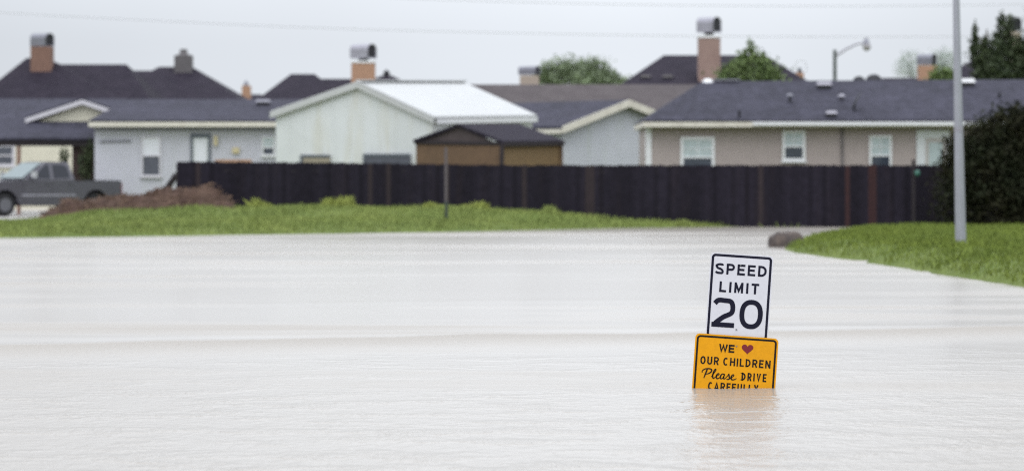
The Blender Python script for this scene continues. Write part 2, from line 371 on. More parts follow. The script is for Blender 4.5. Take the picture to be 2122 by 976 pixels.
# ------------------------------------------------------------------ grass blades
def blades(name, n, xr, yr, hmin, hmax, wd, m, keep, lbl, dens=None):
    x = RNG.uniform(*xr, n * 3); y = RNG.uniform(*yr, n * 3); z = height(x, y)
    k = keep(x, y, z)
    patch = .5 + .5 * np.sin(x * 1.9 + np.sin(y * .8) * 2) * np.sin(y * .9 + x * .4)
    k &= RNG.uniform(0, 1, len(x)) < (.55 + .45 * patch)
    x, y, z, patch = x[k][:n], y[k][:n], z[k][:n], patch[k][:n]
    n = len(x); a = RNG.uniform(0, 2 * np.pi, n); h = RNG.uniform(hmin, hmax, n) * (.65 + .6 * patch)
    dx, dy = np.cos(a) * wd, np.sin(a) * wd; lx = RNG.normal(0, .4, n) * h; ly = RNG.normal(0, .4, n) * h
    B = np.stack([np.stack([x - dx, y - dy, z - .02], 1), np.stack([x + dx, y + dy, z - .02], 1),
                  np.stack([x + dx * .6 + lx * .45, y + dy * .6 + ly * .45, z + h * .6], 1), np.stack([x + lx, y + ly, z + h], 1)], 1).reshape(-1, 3)
    o = npmesh(name, B, np.arange(4 * n).reshape(-1, 4), m)
    return tag(o, lbl, 'grass', kind='stuff')
inview = lambda x, y: np.abs(x / y * F) < 1750
blades('grass', 78000, (5.6, 19), (36, 101), .05, .13, .010, M['blade_wet'], lambda x, y, z: (z > .03) & inview(x, y), 'lush wet grass on the bank around the street light pole')
blades('grass', 60000, (-22, 7.6), (84, 103.4), .05, .15, .016, M['blade'], lambda x, y, z: (z > .02) & inview(x, y) & ~((x < -14) & (y > 104)), 'mown grass on the bank before the dark fence')

# ------------------------------------------------------------------ speed limit sign
SP = 25 / F                                        # metres per photo pixel at the sign
TH = rad(3.9)
def ribbon(pts, wd, closed=False):
    pts = [Vector((p[0], p[1])) for p in pts]; n = len(pts); Lf, Rt = [], []
    ws = wd if isinstance(wd, (list, tuple)) else [wd] * n
    for i, p in enumerate(pts):
        a = pts[i - 1] if (i > 0 or closed) else None; b = pts[(i + 1) % n] if (i < n - 1 or closed) else None
        d1 = (p - a).normalized() if a is not None else None; d2 = (b - p).normalized() if b is not None else None
        d1 = d1 or d2; d2 = d2 or d1
        n1 = Vector((-d1.y, d1.x)); n2 = Vector((-d2.y, d2.x)); mi = (n1 + n2)
        mi = mi.normalized() if mi.length > 1e-6 else n1
        s = ws[i] / 2 / max(.45, mi.dot(n1)); Lf.append(p + mi * s); Rt.append(p - mi * s)
    qs = []
    for i in range(n if closed else n - 1):
        j = (i + 1) % n; qs.append([Lf[i], Lf[j], Rt[j], Rt[i]])
    return qs
def arc(cx, cy, rx, ry, a0, a1, n=14):
    return [(cx + rx * math.cos(rad(a0 + (a1 - a0) * i / n)), cy + ry * math.sin(rad(a0 + (a1 - a0) * i / n))) for i in range(n + 1)]
def spline(pts, k=8):
    o = []; q = [pts[0]] + list(pts) + [pts[-1]]
    for i in range(1, len(q) - 2):
        p0, p1, p2, p3 = [np.array(z, float) for z in q[i - 1:i + 3]]
        for j in range(k):
            t = j / k; o.append(tuple(.5 * (2 * p1 + (p2 - p0) * t + (2 * p0 - 5 * p1 + 4 * p2 - p3) * t * t + (3 * p1 - p0 - 3 * p2 + p3) * t ** 3)))
    return o + [tuple(pts[-1])]
def glyph(c, W, w):
    """strokes of a road-sign capital: height 1 (y up), width W, stroke w"""
    h = w / 2; R = W - h; T = 1 - h
    if c == 'I': return [[(W / 2, 0), (W / 2, 1)]]
    if c == 'L': return [[(h, 1), (h, 0)], [(w, h), (W, h)]]
    if c == 'E': return [[(h, 0), (h, 1)], [(w, T), (W, T)], [(w, .51), (W * .9, .51)], [(w, h), (W, h)]]
    if c == 'F': return [[(h, 0), (h, 1)], [(w, T), (W, T)], [(w, .51), (W * .88, .51)]]
    if c == 'T': return [[(0, T), (W, T)], [(W / 2, 1 - w), (W / 2, 0)]]
    if c == 'H': return [[(h, 0), (h, 1)], [(R, 0), (R, 1)], [(w, .51), (W - w, .51)]]
    if c == 'N': return [[(h, 0), (h, 1)], [(R, 0), (R, 1)], [(h, 1 - h * .5), (R, h * .5)]]
    if c == 'M': return [[(h, 0), (h, 1)], [(R, 0), (R, 1)], [(h, 1 - h * .5), (W / 2, .2), (R, 1 - h * .5)]]
    if c == 'V': return [[(h, 1), (W / 2, h), (R, 1)]]
    if c == 'W': return [[(h * .8, 1), (W * .28, h), (W * .5, .85), (W * .72, h), (W - h * .8, 1)]]
    if c == 'A': return [[(h, 0), (W / 2, 1 - h), (R, 0)], [(W * .24, .26), (W * .76, .26)]]
    if c == 'Y': return [[(h, 1), (W / 2, .45), (R, 1)], [(W / 2, .45), (W / 2, 0)]]
    if c == 'U': return [[(h, 1), (h, .33)] + arc(W / 2, .33, W / 2 - h, .33 - h, 180, 360)[1:] + [(R, 1)]]
    if c == 'D': r = min(W - h, .5 - h) * .95; return [[(h, 0), (h, 1)], [(w, T), (R - r, T)] + arc(R - r, T - r, r, r, 90, 0, 8)[1:] + arc(R - r, h + r, r, r, 0, -90, 8) + [(w, h)]]
    if c in 'PR':
        m = .46; r = (T - m) / 2; s = [[(h, 0), (h, 1)], [(w, T), (R - r, T)] + arc(R - r, T - r, r, r, 90, -90)[1:] + [(w, m)]]
        return s + ([[(W * .52, m), (R + h * .1, 0)]] if c == 'R' else [])
    if c == 'C': return [arc(W / 2, .5, W / 2 - h, .5 - h, 48, 312, 26)]
    if c == 'O': return [arc(W / 2, .5, W / 2 - h, .5 - h, 0, 360, 36)[:-1]]
    if c == '0': return [[(W / 2 + (W / 2 - h) * math.copysign(abs(math.cos(a)) ** .85, math.cos(a)), .5 + (.5 - h) * math.copysign(abs(math.sin(a)) ** .85, math.sin(a))) for a in np.linspace(0, 2 * math.pi, 48, endpoint=False)]]
    if c == 'S': return [spline([(R * .97, .79), (W * .8, T - .03), (W * .5, T), (h * 1.5, .92 - h), (h, .73), (W * .30, .555), (W * .68, .45), (R, .28), (R * .93, .11), (W * .5, h), (W * .2, h + .03), (h * .7, .23)])]
    if c == '2': return [spline([(h * .9, .80), (W * .24, .93 - h * .2), (W * .5, T), (W * .8, .91 - h * .3), (R, .70), (W * .84, .50), (W * .52, .36), (W * .26, .20), (h * 1.1, h * 1.0)], 7), [(0, h), (W, h)]]
class Face:
    """flat sign in its own u (right), v (down) pixel grid at a distance"""
    def __init__(s, u0, v0, y): s.o = Vector((X(u0, 25), y, Z(v0, 25))); s.k = 0
    def at(s, u, v, off=0):
        return s.o + Vector(((u * math.cos(TH) - v * math.sin(TH)) * SP, -off, -(u * math.sin(TH) + v * math.cos(TH)) * SP))
    def strokes(s, mb, strokes, closed=False, wd=4, off=.0012):
        for st in strokes:
            s.k += 1
            for q in ribbon(st, wd, closed):
                pts = [s.at(p.x, p.y, off + (s.k % 9) * .00012) for p in q]; mb.poly(pts)
    def word(s, mb, txt, u0, u1, v0, v1, widths, gap, w):
        Hh = v1 - v0; ws = [widths.get(c, .62) for c in txt]; tot = sum(ws) + gap * (len(txt) - 1); fx = (u1 - u0) / tot; u = u0
        for c, cw in zip(txt, ws):
            Wn = cw * fx / Hh
            for st in glyph(c, Wn, w / Hh): s.strokes(mb, [[(u + x * Hh, v1 - y * Hh) for x, y in st]], c in 'O0', w)
            u += (cw + gap) * fx
def rrect(u0, v0, u1, v1, r, n=6):
    return arc(u0 + r, v0 + r, r, r, 180, 270, n) + arc(u1 - r, v0 + r, r, r, 270, 360, n) + arc(u1 - r, v1 - r, r, r, 0, 90, n) + arc(u0 + r, v1 - r, r, r, 90, 180, n)
sg = thing('road_sign', (X(1525, 25), 25.02, -.9), 'speed limit 20 sign over a half sunk yellow plate in the flood water', 'road sign')
fw = Face(1473.2, 522.2, 25.0); ww, wh = 130.5, 177.5
plate = obj('speed_plate', MB().slab([fw.at(*p) for p in rrect(0, 0, ww, wh, 8)], (0, .003, 0)), M['sign_white'], sg)
mb = MB(); fw.strokes(mb, [rrect(5.1, 5.1, ww - 5.1, wh - 5.1, 5.6)], True, 5.0, .0008); obj('border', mb, M['sign_ink'], sg, plate)
mb = MB(); WD = {'I': .16, 'S': .64, 'P': .62, 'E': .58, 'D': .64, 'L': .54, 'M': .70, 'T': .60, '2': .78, '0': .80, 'W': .86, 'V': .7, 'A': .72, 'R': .66, 'O': .70, 'U': .66, 'C': .66, 'H': .66, 'N': .68, 'F': .58, 'Y': .68}
fw.word(mb, 'SPEED', 11.5, 118, 21.5, 44.0, WD, .20, 4.5)
fw.word(mb, 'LIMIT', 22.5, 104.5, 59.0, 81.0, WD, .24, 4.5)
fw.word(mb, '20', 11, 116, 93.0, 153.5, WD, .16, 10.0)
obj('lettering', mb, M['sign_ink'], sg, plate)
for u, v in ((63.5, 156.5), (63.5, 23)):
    c = fw.at(u, v); obj('bolt', MB().tube([c + Vector((0, .001, 0)), c - Vector((0, .006, 0))], [.0065, .005], 10), M['bolt'], sg, plate)
fy = Face(1441.3, 689.6, 24.985); yw, yh = 172.5, 128
plate2 = obj('warning_plate', MB().slab([fy.at(*p) for p in rrect(0, 0, yw, yh, 9)], (0, .003, 0)), M['sign_yellow'], sg)
mb = MB(); fy.strokes(mb, [rrect(5.2, 5.2, yw - 5.2, yh - 5.2, 6)], True, 4.0, .0008); obj('border', mb, M['sign_black'], sg, plate2)
mb = MB()
fy.word(mb, 'WE', 50.5, 82.5, 19.0, 35.5, WD, .10, 3.6)
fy.word(mb, 'OUR', 13.5, 52, 46.2, 62.8, WD, .22, 3.0)
fy.word(mb, 'CHILDREN', 61, 159.2, 46.2, 62.8, WD, .22, 3.0)
fy.word(mb, 'DRIVE', 101, 152.5, 74.6, 91.4, WD, .30, 3.0)
fy.word(mb, 'CAREFULLY', 33, 137.5, 98.6, 115.2, WD, .20, 3.0)
# brush script word, u from 18 to 92, baseline v = 91
sc_ = [
    ([(29, 72.5), (27.5, 78), (25.5, 84), (23.2, 91.5)], [3.0, 3.2, 3.0, 1.6]),
    ([(19.0, 80.5), (19.4, 76.5), (24.5, 72.6), (32, 71.4), (38, 73), (37.2, 78), (31, 82.2), (26.5, 82.6)], [1.8, 2.2, 2.4, 2.6, 3.0, 3.0, 2.4, 1.4]),
    ([(38.5, 88), (43, 81), (47, 73.5), (46.4, 71.2), (43.8, 74), (41.6, 82), (41.4, 88.5), (43.6, 90.6), (47, 87.6)], [1.2, 1.8, 2.2, 1.8, 2.4, 3.0, 3.0, 2.4, 1.4]),
    ([(47, 87.2), (51.4, 84.6), (54.2, 81.6), (52.8, 80), (49.8, 82.6), (48.6, 87), (50.4, 90.6), (54, 89.8), (57.2, 86.8)], [1.4, 1.6, 2.0, 2.0, 2.6, 3.0, 2.8, 2.0, 1.4]),
    ([(65, 81.8), (61.8, 80.2), (58.4, 83.2), (57, 88.2), (59.2, 90.8), (62.6, 88), (65.4, 81.6), (64, 87.4), (65.2, 90.8), (68.4, 88.2)], [1.8, 2.4, 2.8, 2.8, 2.4, 1.8, 2.2, 2.8, 2.4, 1.4]),
    ([(68.4, 88.2), (72.2, 83.4), (74.4, 80), (75.4, 85), (76.2, 88.8), (73.6, 91.2), (70.2, 90.4)], [1.4, 1.8, 2.2, 2.8, 2.8, 2.4, 1.6]),
    ([(77.6, 88.4), (82.4, 85.2), (85, 82.2), (83.6, 80.4), (80.6, 82.8), (79.4, 87), (81.2, 91), (85.4, 90.8), (91, 87.8)], [1.4, 1.6, 2.0, 2.0, 2.6, 3.0, 2.8, 2.2, 1.2]),
]
for pts, ws in sc_:
    sp_ = spline(pts, 5); wi = list(np.interp(np.linspace(0, len(ws) - 1, len(sp_)), range(len(ws)), ws)); fy.strokes(mb, [sp_], False, wi)
obj('lettering', mb, M['sign_black'], sg, plate2)
hp = []
for i in range(40):
    t = 2 * math.pi * i / 40; hp.append((109.3 + 12.1 * math.sin(t) ** 3, 25.2 - (13 * math.cos(t) - 5 * math.cos(2 * t) - 2 * math.cos(3 * t) - math.cos(4 * t)) * .72))
obj('heart', MB().slab([fy.at(u, v, .0012) for u, v in hp], (0, .0006, 0)), M['sign_red'], sg, plate2)
c = fy.at(86.5, 21.5); obj('bolt', MB().tube([c + Vector((0, .001, 0)), c - Vector((0, .006, 0))], [.0065, .005], 10), M['bolt'], sg, plate2)
a = fw.at(62, 8) + Vector((0, .03, 0)); b = fy.at(86, 480) + Vector((0, .045, 0))
obj('post', MB().bar(a, b, .055, th=.03), M['grey_metal'], sg)

# ------------------------------------------------------------------ tapered street light pole on the right bank
d = 65.0; bx = X(1991, d); zg = float(height(bx, d)); r0 = X(CX + 11.6, d)
lp = thing('street_light', (bx, d, zg), 'tall grey tapered street light pole standing on the grass bank', 'street light')
t0 = Vector((bx, d, zg)); tilt = Vector((X(1981.5, d) - bx, 0, Z(0, d) - zg)); tilt /= tilt.z
pts = [t0 - tilt * .3] + [t0 + tilt * h for h in (0, 2.0, 4.7, 8.5)]
obj('pole', MB().tube(pts, [r0 * 1.0, r0, r0 * .82, r0 * .62, r0 * .4], 24), M['grey_metal'], lp, smooth=True)
obj('base_collar', MB().tube([t0 - Vector((0, 0, .1)), t0 + tilt * .05], [r0 * 1.25, r0 * 1.25], 24), M['grey_metal'], lp)
c = t0 + tilt * 2.25 + Vector((0, -r0 * .86, 0)); obj('band', MB().tube([t0 + tilt * 2.2, t0 + tilt * 2.3], [r0 * .83, r0 * .83], 24), M['cowl_light'], lp)
tp = t0 + tilt * 8.4
obj('arm', MB().tube([tp, tp + Vector((-.9, 0, .35)), tp + Vector((-2, 0, .5))], [.05, .045, .035], 10), M['grey_metal'], lp, smooth=True)
obj('lamp_head', MB().dome(tp + Vector((-2.3, 0, .5)), .38, .16, .1, full=True), M['cowl_light'], lp, smooth=True)

# rock in the water
def rock(c, rx, ry, rz):
    mb = MB().dome(c, rx, ry, rz, 40, 20, True)
    def f(p):
        q = p - c; a = math.sin(q.x * 9 + 1) * .03 + math.sin(q.y * 11 + q.z * 8) * .025 + math.sin(q.x * 21 + q.z * 17) * .014 + math.sin(q.x * 37 + q.y * 29 + q.z * 41) * .008
        s = Vector((math.copysign(abs(q.x / rx) ** .62, q.x) * rx, math.copysign(abs(q.y / ry) ** .7, q.y) * ry, math.copysign(abs(q.z / rz) ** .6, q.z) * rz))
        return c + s * (1 + a * 1.6)
    return mb.map(f)
d = 74.0; tag(obj('rock', rock(Vector((X(1630, d), d, .01)), .42, .3, .31), M['rock'], smooth=True), 'brown grey stone block standing in the water by the bank', 'rock')

# ------------------------------------------------------------------ wooden fence
fz_top = lambda px, d: Z(np.interp(px, [368, 700, 1000, 1100, 2122, 2400], [334.5, 337.5, 341.5, 342.5, 342.5, 342]), d)
fdist = lambda px: float(np.interp(px, [368, 2300], [103.0, 102.2]))
fx0, fx1 = X(368, 103.0), X(2290, 102.2)
fn = thing('wooden_fence', ((fx0 + fx1) / 2, 102.6, .1), 'long dark wet wooden fence between the flood and the houses', 'fence')
pxof = lambda x, d: x / d * F + CX
RED = {1758: 'fence_red', 1806: 'fence_red', 1222: 'fence_rust', 1232: 'fence_rust', 1090: 'fence_rust', 405: 'fence_rust', 806: 'fence_rust', 922: 'fence_rust', 1576: 'fence_rust', 770: 'fence_rust'}
npan = 12; pw = (fx1 - fx0) / npan; bw = .142
for i in range(npan):
    xa, xb = fx0 + i * pw, fx0 + (i + 1) * pw; mb = MB(); x = xa
    while x < xb - .03:
        px = pxof(x + bw / 2, 102.6); d = fdist(px) + random.uniform(-.006, .006)
        zt = fz_top(px, d) + random.uniform(-.015, .015); zb = min(float(height(x, 102.4)) - .1, .05)
        q = [(x, d, zb), (x + bw + .003, d, zb), (x + bw + .003, d, zt - .025), (x + bw - .03, d, zt), (x + .024, d, zt), (x, d, zt - .025)]
        red = [k for k in RED if abs(k - px) < bw / 2 / 102.6 * F]
        if red:
            obj('board', MB().slab(q, (0, .018, 0)), M[RED[red[0]]], fn, label='reddish brown board')
        else: mb.slab(q, (0, .018, 0))
        x += bw
    obj('panel', mb, M['fence_wood'], fn)
    zt = fz_top(pxof(xa, 102.6), 102.7)
    obj('post', MB().box(xa - .05, xa + .05, 102.6 + .48, 102.6 + .58, -.4, zt - .05), M['dark_wood'], fn)
mb = MB()
for f_ in (.25, .85):
    a = Vector((fx0, 103.03, .1 + (fz_top(368, 103) - .1) * f_)); b = Vector((fx1, 102.24, .1 + (fz_top(2290, 102) - .1) * f_)); mb.bar(a + Vector((0, .02, 0)), b + Vector((0, .02, 0)), .09, th=.04)
obj('rail', mb, M['dark_wood'], fn)
a = P(366, 362, 103.2); b = P(345, 392, 103.4)
obj('brace', MB().bar(a, b, .14), M['dark_wood'], fn, label='diagonal brace at the fence corner')
# post rising just above the fence with a teal cap
d = 101.9; g = thing('marker_post', (X(1893, d), d, 0), 'dark thin post with a small teal cap against the fence', 'post')
obj('post', MB().bar((X(1893, d), d, -.1), P(1893, 331, d), .09), M['dark_wood'], g)
obj('reflector', MB().dome(P(1901, 359, d - .1), .09, .07, .1, 12, 6, True), M['teal'], g, smooth=True)
# slim green steel post in the grass
d = 97.0; x = X(925, d); zg = float(height(x, d)); g = thing('sign_post', (x, d, zg), 'slim steel post in the grass before the brown shed', 'post')
obj('upper_section', MB().bar((x - .01, d, zg + .55), P(924, 306, d), .08, th=.05), mat('grey brown weathered steel', (.10, .085, .09), .6), g)
obj('lower_section', MB().bar((x, d, zg - .1), (x, d, zg + .56), .095, th=.06), M['post_green'], g)

# ------------------------------------------------------------------ weeds along the fence, straw covered soil mound
def tuft(px, py0, py1, wpx, d, n, lbl, m='weed'):
    x0 = X(px, d); zg = float(height(x0, d)); hh = max(.1, Z(py0, d) - zg); wd = wpx / F * d / 2
    x = x0 + RNG.normal(0, .45, n) * wd; y = d + RNG.normal(0, .25, n) * .5; z = np.minimum(height(x, y), zg + .06) - .03
    h = hh * RNG.uniform(.35, 1.0, n) * np.exp(-((x - x0) / wd) ** 2 * 1.1) * (.7 + .5 * np.sin(x * 7 + px) * np.sin(x * 3.1 + 1)); a = RNG.uniform(0, 6.28, n); dx = np.cos(a) * .02; dy = np.sin(a) * .02
    lx = RNG.normal(0, .3, n) * h
    B = np.stack([np.stack([x - dx, y - dy, z], 1), np.stack([x + dx, y + dy, z], 1), np.stack([x + dx * 2 + lx * .4, y + dy * 2, z + h * .6], 1), np.stack([x + lx, y, z + h], 1)], 1).reshape(-1, 3)
    o = npmesh('weed_clump', B, np.arange(4 * n).reshape(-1, 4), M[m])
    tag(o, lbl, 'weeds', 'weed clumps along the fence')
tuft(541, 400, 425, 60, 101.6, 500, 'narrow yellow green weed clump at the fence, right of the soil mound')
tuft(700, 401, 425, 130, 101.6, 1600, 'wide yellow green weed clump midway between soil mound and slim post')
tuft(895, 412, 428, 80, 101.6, 900, 'low bright weed clump at the fence, just left of the slim post')
tuft(985, 413, 430, 110, 101.6, 1000, 'low spreading weed clump at the fence, just right of the slim post', 'weed')
tuft(1140, 424, 440, 120, 101.6, 900, 'green weed strip at the fence below the brown shed end', 'blade')
tuft(1420, 455, 466, 160, 101.9, 900, 'short green weed strip where the fence meets the water', 'blade')
tuft(1640, 459, 468, 90, 101.6, 500, 'small green weed strip at the fence behind the rock', 'blade')

d = 101.3; md = thing('soil_mound', (X(330, d), d, .5), 'low heap of reddish brown soil and dry stems beside the pickup truck', 'soil heap')
hx = np.linspace(X(60, d), X(560, d), 120); hy = np.linspace(99.6, 103.0, 40); gx, gy = np.meshgrid(hx, hy)
pxs = gx / d * F + CX
zt_ = np.interp(pxs, [60, 95, 133, 186, 226, 266, 320, 360, 390, 420, 450, 475, 500, 560], [.1, .45, .78, .84, .93, 1.0, 1.10, 1.18, 1.16, 1.24, 1.08, .86, .45, .3])
cy = np.interp(pxs, [60, 560], [101.6, 101.2]); bell = np.exp(-((gy - cy) / .85) ** 2)
base = height(gx, gy); prof = np.maximum(zt_ - base, 0)
gz = base - .06 + (prof + .06) * bell * (1 + wob(gx, gy, 2.5, .16) + wob(gx, gy, 6.3, .10))
V = np.stack([gx, gy, gz], -1).reshape(-1, 3); nx, ny = 120, 40
ii = (np.arange(ny - 1)[:, None] * nx + np.arange(nx - 1)).ravel()
npmesh('soil', V, np.stack([ii, ii + 1, ii + 1 + nx, ii + nx], 1), M['dirt'], md, smooth=True)
def stems(n):
    k = RNG.integers(0, len(V), n); p = V[k] + RNG.normal(0, .03, (n, 3)); ok = (prof * bell).ravel()[k] > .12; p = p[ok]; n = len(p)
    a = RNG.uniform(0, 6.28, n); ln = RNG.uniform(.05, .20, n); dv = np.stack([np.cos(a) * ln, np.sin(a) * ln * .5, RNG.uniform(.0, .5, n) * ln], 1); wv = np.stack([RNG.normal(0, .008, n), RNG.normal(0, .008, n), RNG.normal(0, .012, n)], 1)
    B = np.stack([p - wv, p + wv, p + dv + wv * .5, p + dv - wv * .5], 1).reshape(-1, 3)
    o = npmesh('dry_stems', B, np.arange(4 * n).reshape(-1, 4), M['straw'], md); o['kind'] = 'stuff'
stems(5000)

# ------------------------------------------------------------------ building pieces
def hip_roof(root, name, e0, e1, ye, r0, r1, yr, de, depth, m, thick=.18, walls=None, wall_y1=None, inset=.35):
    """closed roof body: front eave from px e0 to e1 at row ye, de metres away; ridge px r0 to r1 at row yr half way back"""
    A, B = P(e0, ye, de), P(e1, ye, de); R0, R1 = P(r0, yr, de + depth / 2), P(r1, yr, de + depth / 2)
    C, D = B + Vector((0, depth, 0)), A + Vector((0, depth, 0)); dn = Vector((0, 0, -thick)); mb = MB()
    mb.v = [tuple(q) for q in (A, B, C, D, A + dn, B + dn, C + dn, D + dn, R0, R1)]
    mb.f = [[0, 1, 9, 8], [1, 2, 9], [2, 3, 8, 9], [3, 0, 8], [0, 4, 5, 1], [1, 5, 6, 2], [2, 6, 7, 3], [3, 7, 4, 0], [4, 7, 6, 5]]
    rf = obj(name, mb, m, root)
    if walls: obj('wall', MB().box(A.x + inset, B.x - inset, A.y + inset, A.y + depth - inset, 0, A.z - thick - .003), walls, root)
    return rf
def cowl_chimney(root, px0, px1, ytop, ycap, ycol, ybot, d, brick, cowl, yaw=28, neck=True, white=True, parent=None, barrel=True):
    """square stack, light metal cap plate, and a barrel shaped cowl whose dark open end looks to the right"""
    x0, x1 = X(px0, d), X(px1, d); wd = x1 - x0; xc = (x0 + x1) / 2
    ch = obj('chimney', MB().box(x0, x1, d, d + wd, Z(ybot, d), Z(ycol, d)), brick, root, parent)
    if white: obj('flashing', MB().box(x0 - .03, x1 + .03, d - .03, d + wd + .03, Z(ycol, d), Z(ycol, d) + max(.06, (ycol - ycap) / F * d * .45)), M['white_metal'], root, ch)
    if barrel:
        c = Vector((xc, d + wd / 2, (Z(ytop, d) + Z(ycap, d)) / 2)); r = (Z(ytop, d) - Z(ycap, d)) / 2; u = Vector((math.cos(rad(yaw)), -math.sin(rad(yaw)), 0))
        ln = max(.2, (wd / 2 + .04 - r * abs(u.y) * .9) / u.x)
        a, b = c - u * ln, c + u * ln
        sd_ = Vector((u.y, -u.x, 0)); hw_ = min(wd * .5, r * 1.15)
        def hood(k):                               # arched hood profile, flat underneath
            q = [(-hw_ * k, -r * k), (-hw_ * k, r * .25)] + [(-hw_ * k * math.cos(rad(t)), r * .25 + (r * .75 - r * (1 - k)) * math.sin(rad(t))) for t in range(20, 170, 20)] + [(hw_ * k, r * .25), (hw_ * k, -r * k)]
            return [sd_ * x + Vector((0, 0, z)) for x, z in q]
        mb = MB(); n_ = len(hood(1)); rings = [[a + p for p in hood(1)], [b + p for p in hood(1)], [b - u * .03 + p for p in hood(.9)], [a + u * .1 + p for p in hood(.9)]]
        mb.v = [tuple(p) for rg in rings for p in rg]
        mb.f = [[i * n_ + j, i * n_ + (j + 1) % n_, (i + 1) * n_ + (j + 1) % n_, (i + 1) * n_ + j] for i in range(3) for j in range(n_)] + [list(range(n_))]
        cw = obj('cowl', mb, cowl, root, ch, smooth=False)
        obj('cowl_mouth_shade', MB().slab([b - u * .06 + p for p in hood(.89)], -u * .03), M['black_metal'], root, ch)  # black plate stands in for the shade inside the hood
        if neck: obj('cowl_neck', MB().box(xc - wd * .2, xc + wd * .2, d + wd * .3, d + wd * .7, Z(ycol, d), Z(ycap, d) + .02), M['black_metal'], root, ch)
    return ch
def window(root, px0, py0, px1, py1, d, up, lo, split=.55, fr='trim_white', fw=.075, cols=2, rows=2, name='window', sill=True):
    """sash window: frame proud of the wall face at distance d, upper and lower pane, muntins on the upper sash"""
    x0, x1, z1, z0 = X(px0, d), X(px1, d), Z(py0, d), Z(py1, d); y = d
    zs = z1 - (z1 - z0) * split; mb = MB()
    mb.box(x0, x0 + fw, y - .06, y - .003, z0, z1).box(x1 - fw, x1, y - .06, y - .003, z0, z1)
    mb.box(x0 + fw, x1 - fw, y - .06, y - .003, z1 - fw, z1).box(x0 + fw, x1 - fw, y - .06, y - .003, z0, z0 + fw)
    mb.box(x0 + fw, x1 - fw, y - .055, y - .006, zs - .028, zs + .028)
    wn = obj(name, mb, M[fr], root)
    obj('upper_pane', MB().box(x0 + fw, x1 - fw, y - .03, y - .008, zs + .028, z1 - fw), M[up], root, wn)
    obj('lower_pane', MB().box(x0 + fw, x1 - fw, y - .03, y - .008, z0 + fw, zs - .028), M[lo], root, wn)
    mm = MB()
    for i in range(1, cols):
        xx = x0 + fw + (x1 - x0 - 2 * fw) * i / cols; mm.box(xx - .013, xx + .013, y - .042, y - .031, zs + .03, z1 - fw)
    for i in range(1, rows):
        zz = zs + (z1 - fw - zs) * i / rows; mm.box(x0 + fw, x1 - fw, y - .048, y - .043, zz - .013, zz + .013)
    if mm.v: obj('muntins', mm, M[fr], root, wn)
    if sill: obj('sill', MB().box(x0 - .04, x1 + .04, y - .1, y - .003, z0 - .05, z0 - .002), M[fr], root, wn)
    return wn

# ---- taupe house on the right
de, dr, dw = 107.4, 111.8, 107.95
hj = thing('house', (X(1700, dw), dw, 0), 'long low taupe house with white windows and blue grey roof', 'house', 'houses behind the fence')
xr = X(2420, de)
A = P(1335, 249, de); B = Vector((xr, de, A.z)); R0 = P(1456, 169, dr); R1 = Vector((X(2330, dr), dr, Z(164, dr))); dep = 2 * (dr - de)
C = B + Vector((0, dep, 0)); D = A + Vector((0, dep, 0)); dn = Vector((0, 0, -.05))
mb = MB(); mb.v = [tuple(q) for q in (A, B, C, D, A + dn, B + dn, C + dn, D + dn, R0, R1)]
mb.f = [[0, 1, 9, 8], [1, 2, 9], [2, 3, 8, 9], [3, 0, 8], [0, 4, 5, 1], [1, 5, 6, 2], [2, 6, 7, 3], [3, 7, 4, 0], [4, 7, 6, 5]]
rfj = obj('roof', mb, M['shingle_blue'], hj)
zb = Z(263.5, de); zt = A.z - .053
mb = MB().box(A.x, xr, de + .02, de + .045, zb, zt); obj('fascia', mb, M['trim_cream'], hj)
obj('gutter', MB().box(X(1560, de), xr, de - .07, de + .017, zb + .05, zt - .01), M['trim_white'], hj)
obj('side_fascia', MB().box(A.x, A.x + .025, de + .05, de + dep, zb, zt), M['trim_cream'], hj)
obj('soffit', MB().box(A.x + .03, xr, de + .05, de + dep, zb, zb + .02), M['trim_white'], hj)
wx0 = X(1340, dw)
obj('wall', MB().box(wx0 + .05, xr - .5, dw, de + dep - .5, 0, zb - .003), M['siding_taupe'], hj)
obj('corner_trim', MB().box(wx0 - .03, X(1350, dw), dw - .03, dw + .15, 0, zb - .003), M['trim_white'], hj)
obj('downspout', MB().bar((X(1745, dw), dw - .05, .1), (X(1745, dw), dw - .05, zb), .06), M['stone_grey'], hj)
window(hj, 1410, 284, 1481, 352, dw, 'pane_light', 'pane_dark', .62, fw=.10)
window(hj, 1621, 271, 1669, 334, dw, 'pane_light', 'pane_dark', .52, fw=.09)
window(hj, 1801, 281, 1848, 350, dw, 'pane_light', 'pane_dark', .60, fw=.08)
x0, x1 = X(1899, dw), X(1968, dw); z0, z1 = Z(400, dw), Z(270, dw)
dj = obj('door', MB().box(x0, x0 + .28, dw - .07, dw - .003, z0, z1).box(x1 - .12, x1, dw - .07, dw - .003, z0, z1).box(x0 + .28, x1 - .12, dw - .07, dw - .003, z1 - .26, z1), M['door_white'], hj)
obj('door_leaf', MB().box(x0 + .28, x1 - .12, dw - .04, dw - .004, z0, z1 - .26), mat('pale beige door leaf', (.47, .44, .42), .5), hj, dj)
obj('door_pane', MB().box(x0 + .40, x1 - .24, dw - .05, dw - .041, z1 - 1.2, z1 - .4), M['pane_light'], hj, dj)
def on_roof(px, py):                               # point on the front slope of the taupe house
    t = (249 - py) / 80.0; return P(px, py, de + (dr - de) * t)
def box_vent(root, p, wd, h, m, name='roof_vent'):
    p = Vector(p); v = obj(name, MB().box(p.x - wd * .4, p.x + wd * .4, p.y - .1, p.y + .25, p.z - .1, p.z + h * .6), M['black_metal'], root)
    obj('hood', MB().slab([(p.x - wd / 2, p.y - .15, p.z + h * .55), (p.x + wd / 2, p.y - .15, p.z + h * .55), (p.x + wd * .4, p.y - .1, p.z + h), (p.x - wd * .4, p.y - .1, p.z + h)], (0, .4, 0)), m, root, v)
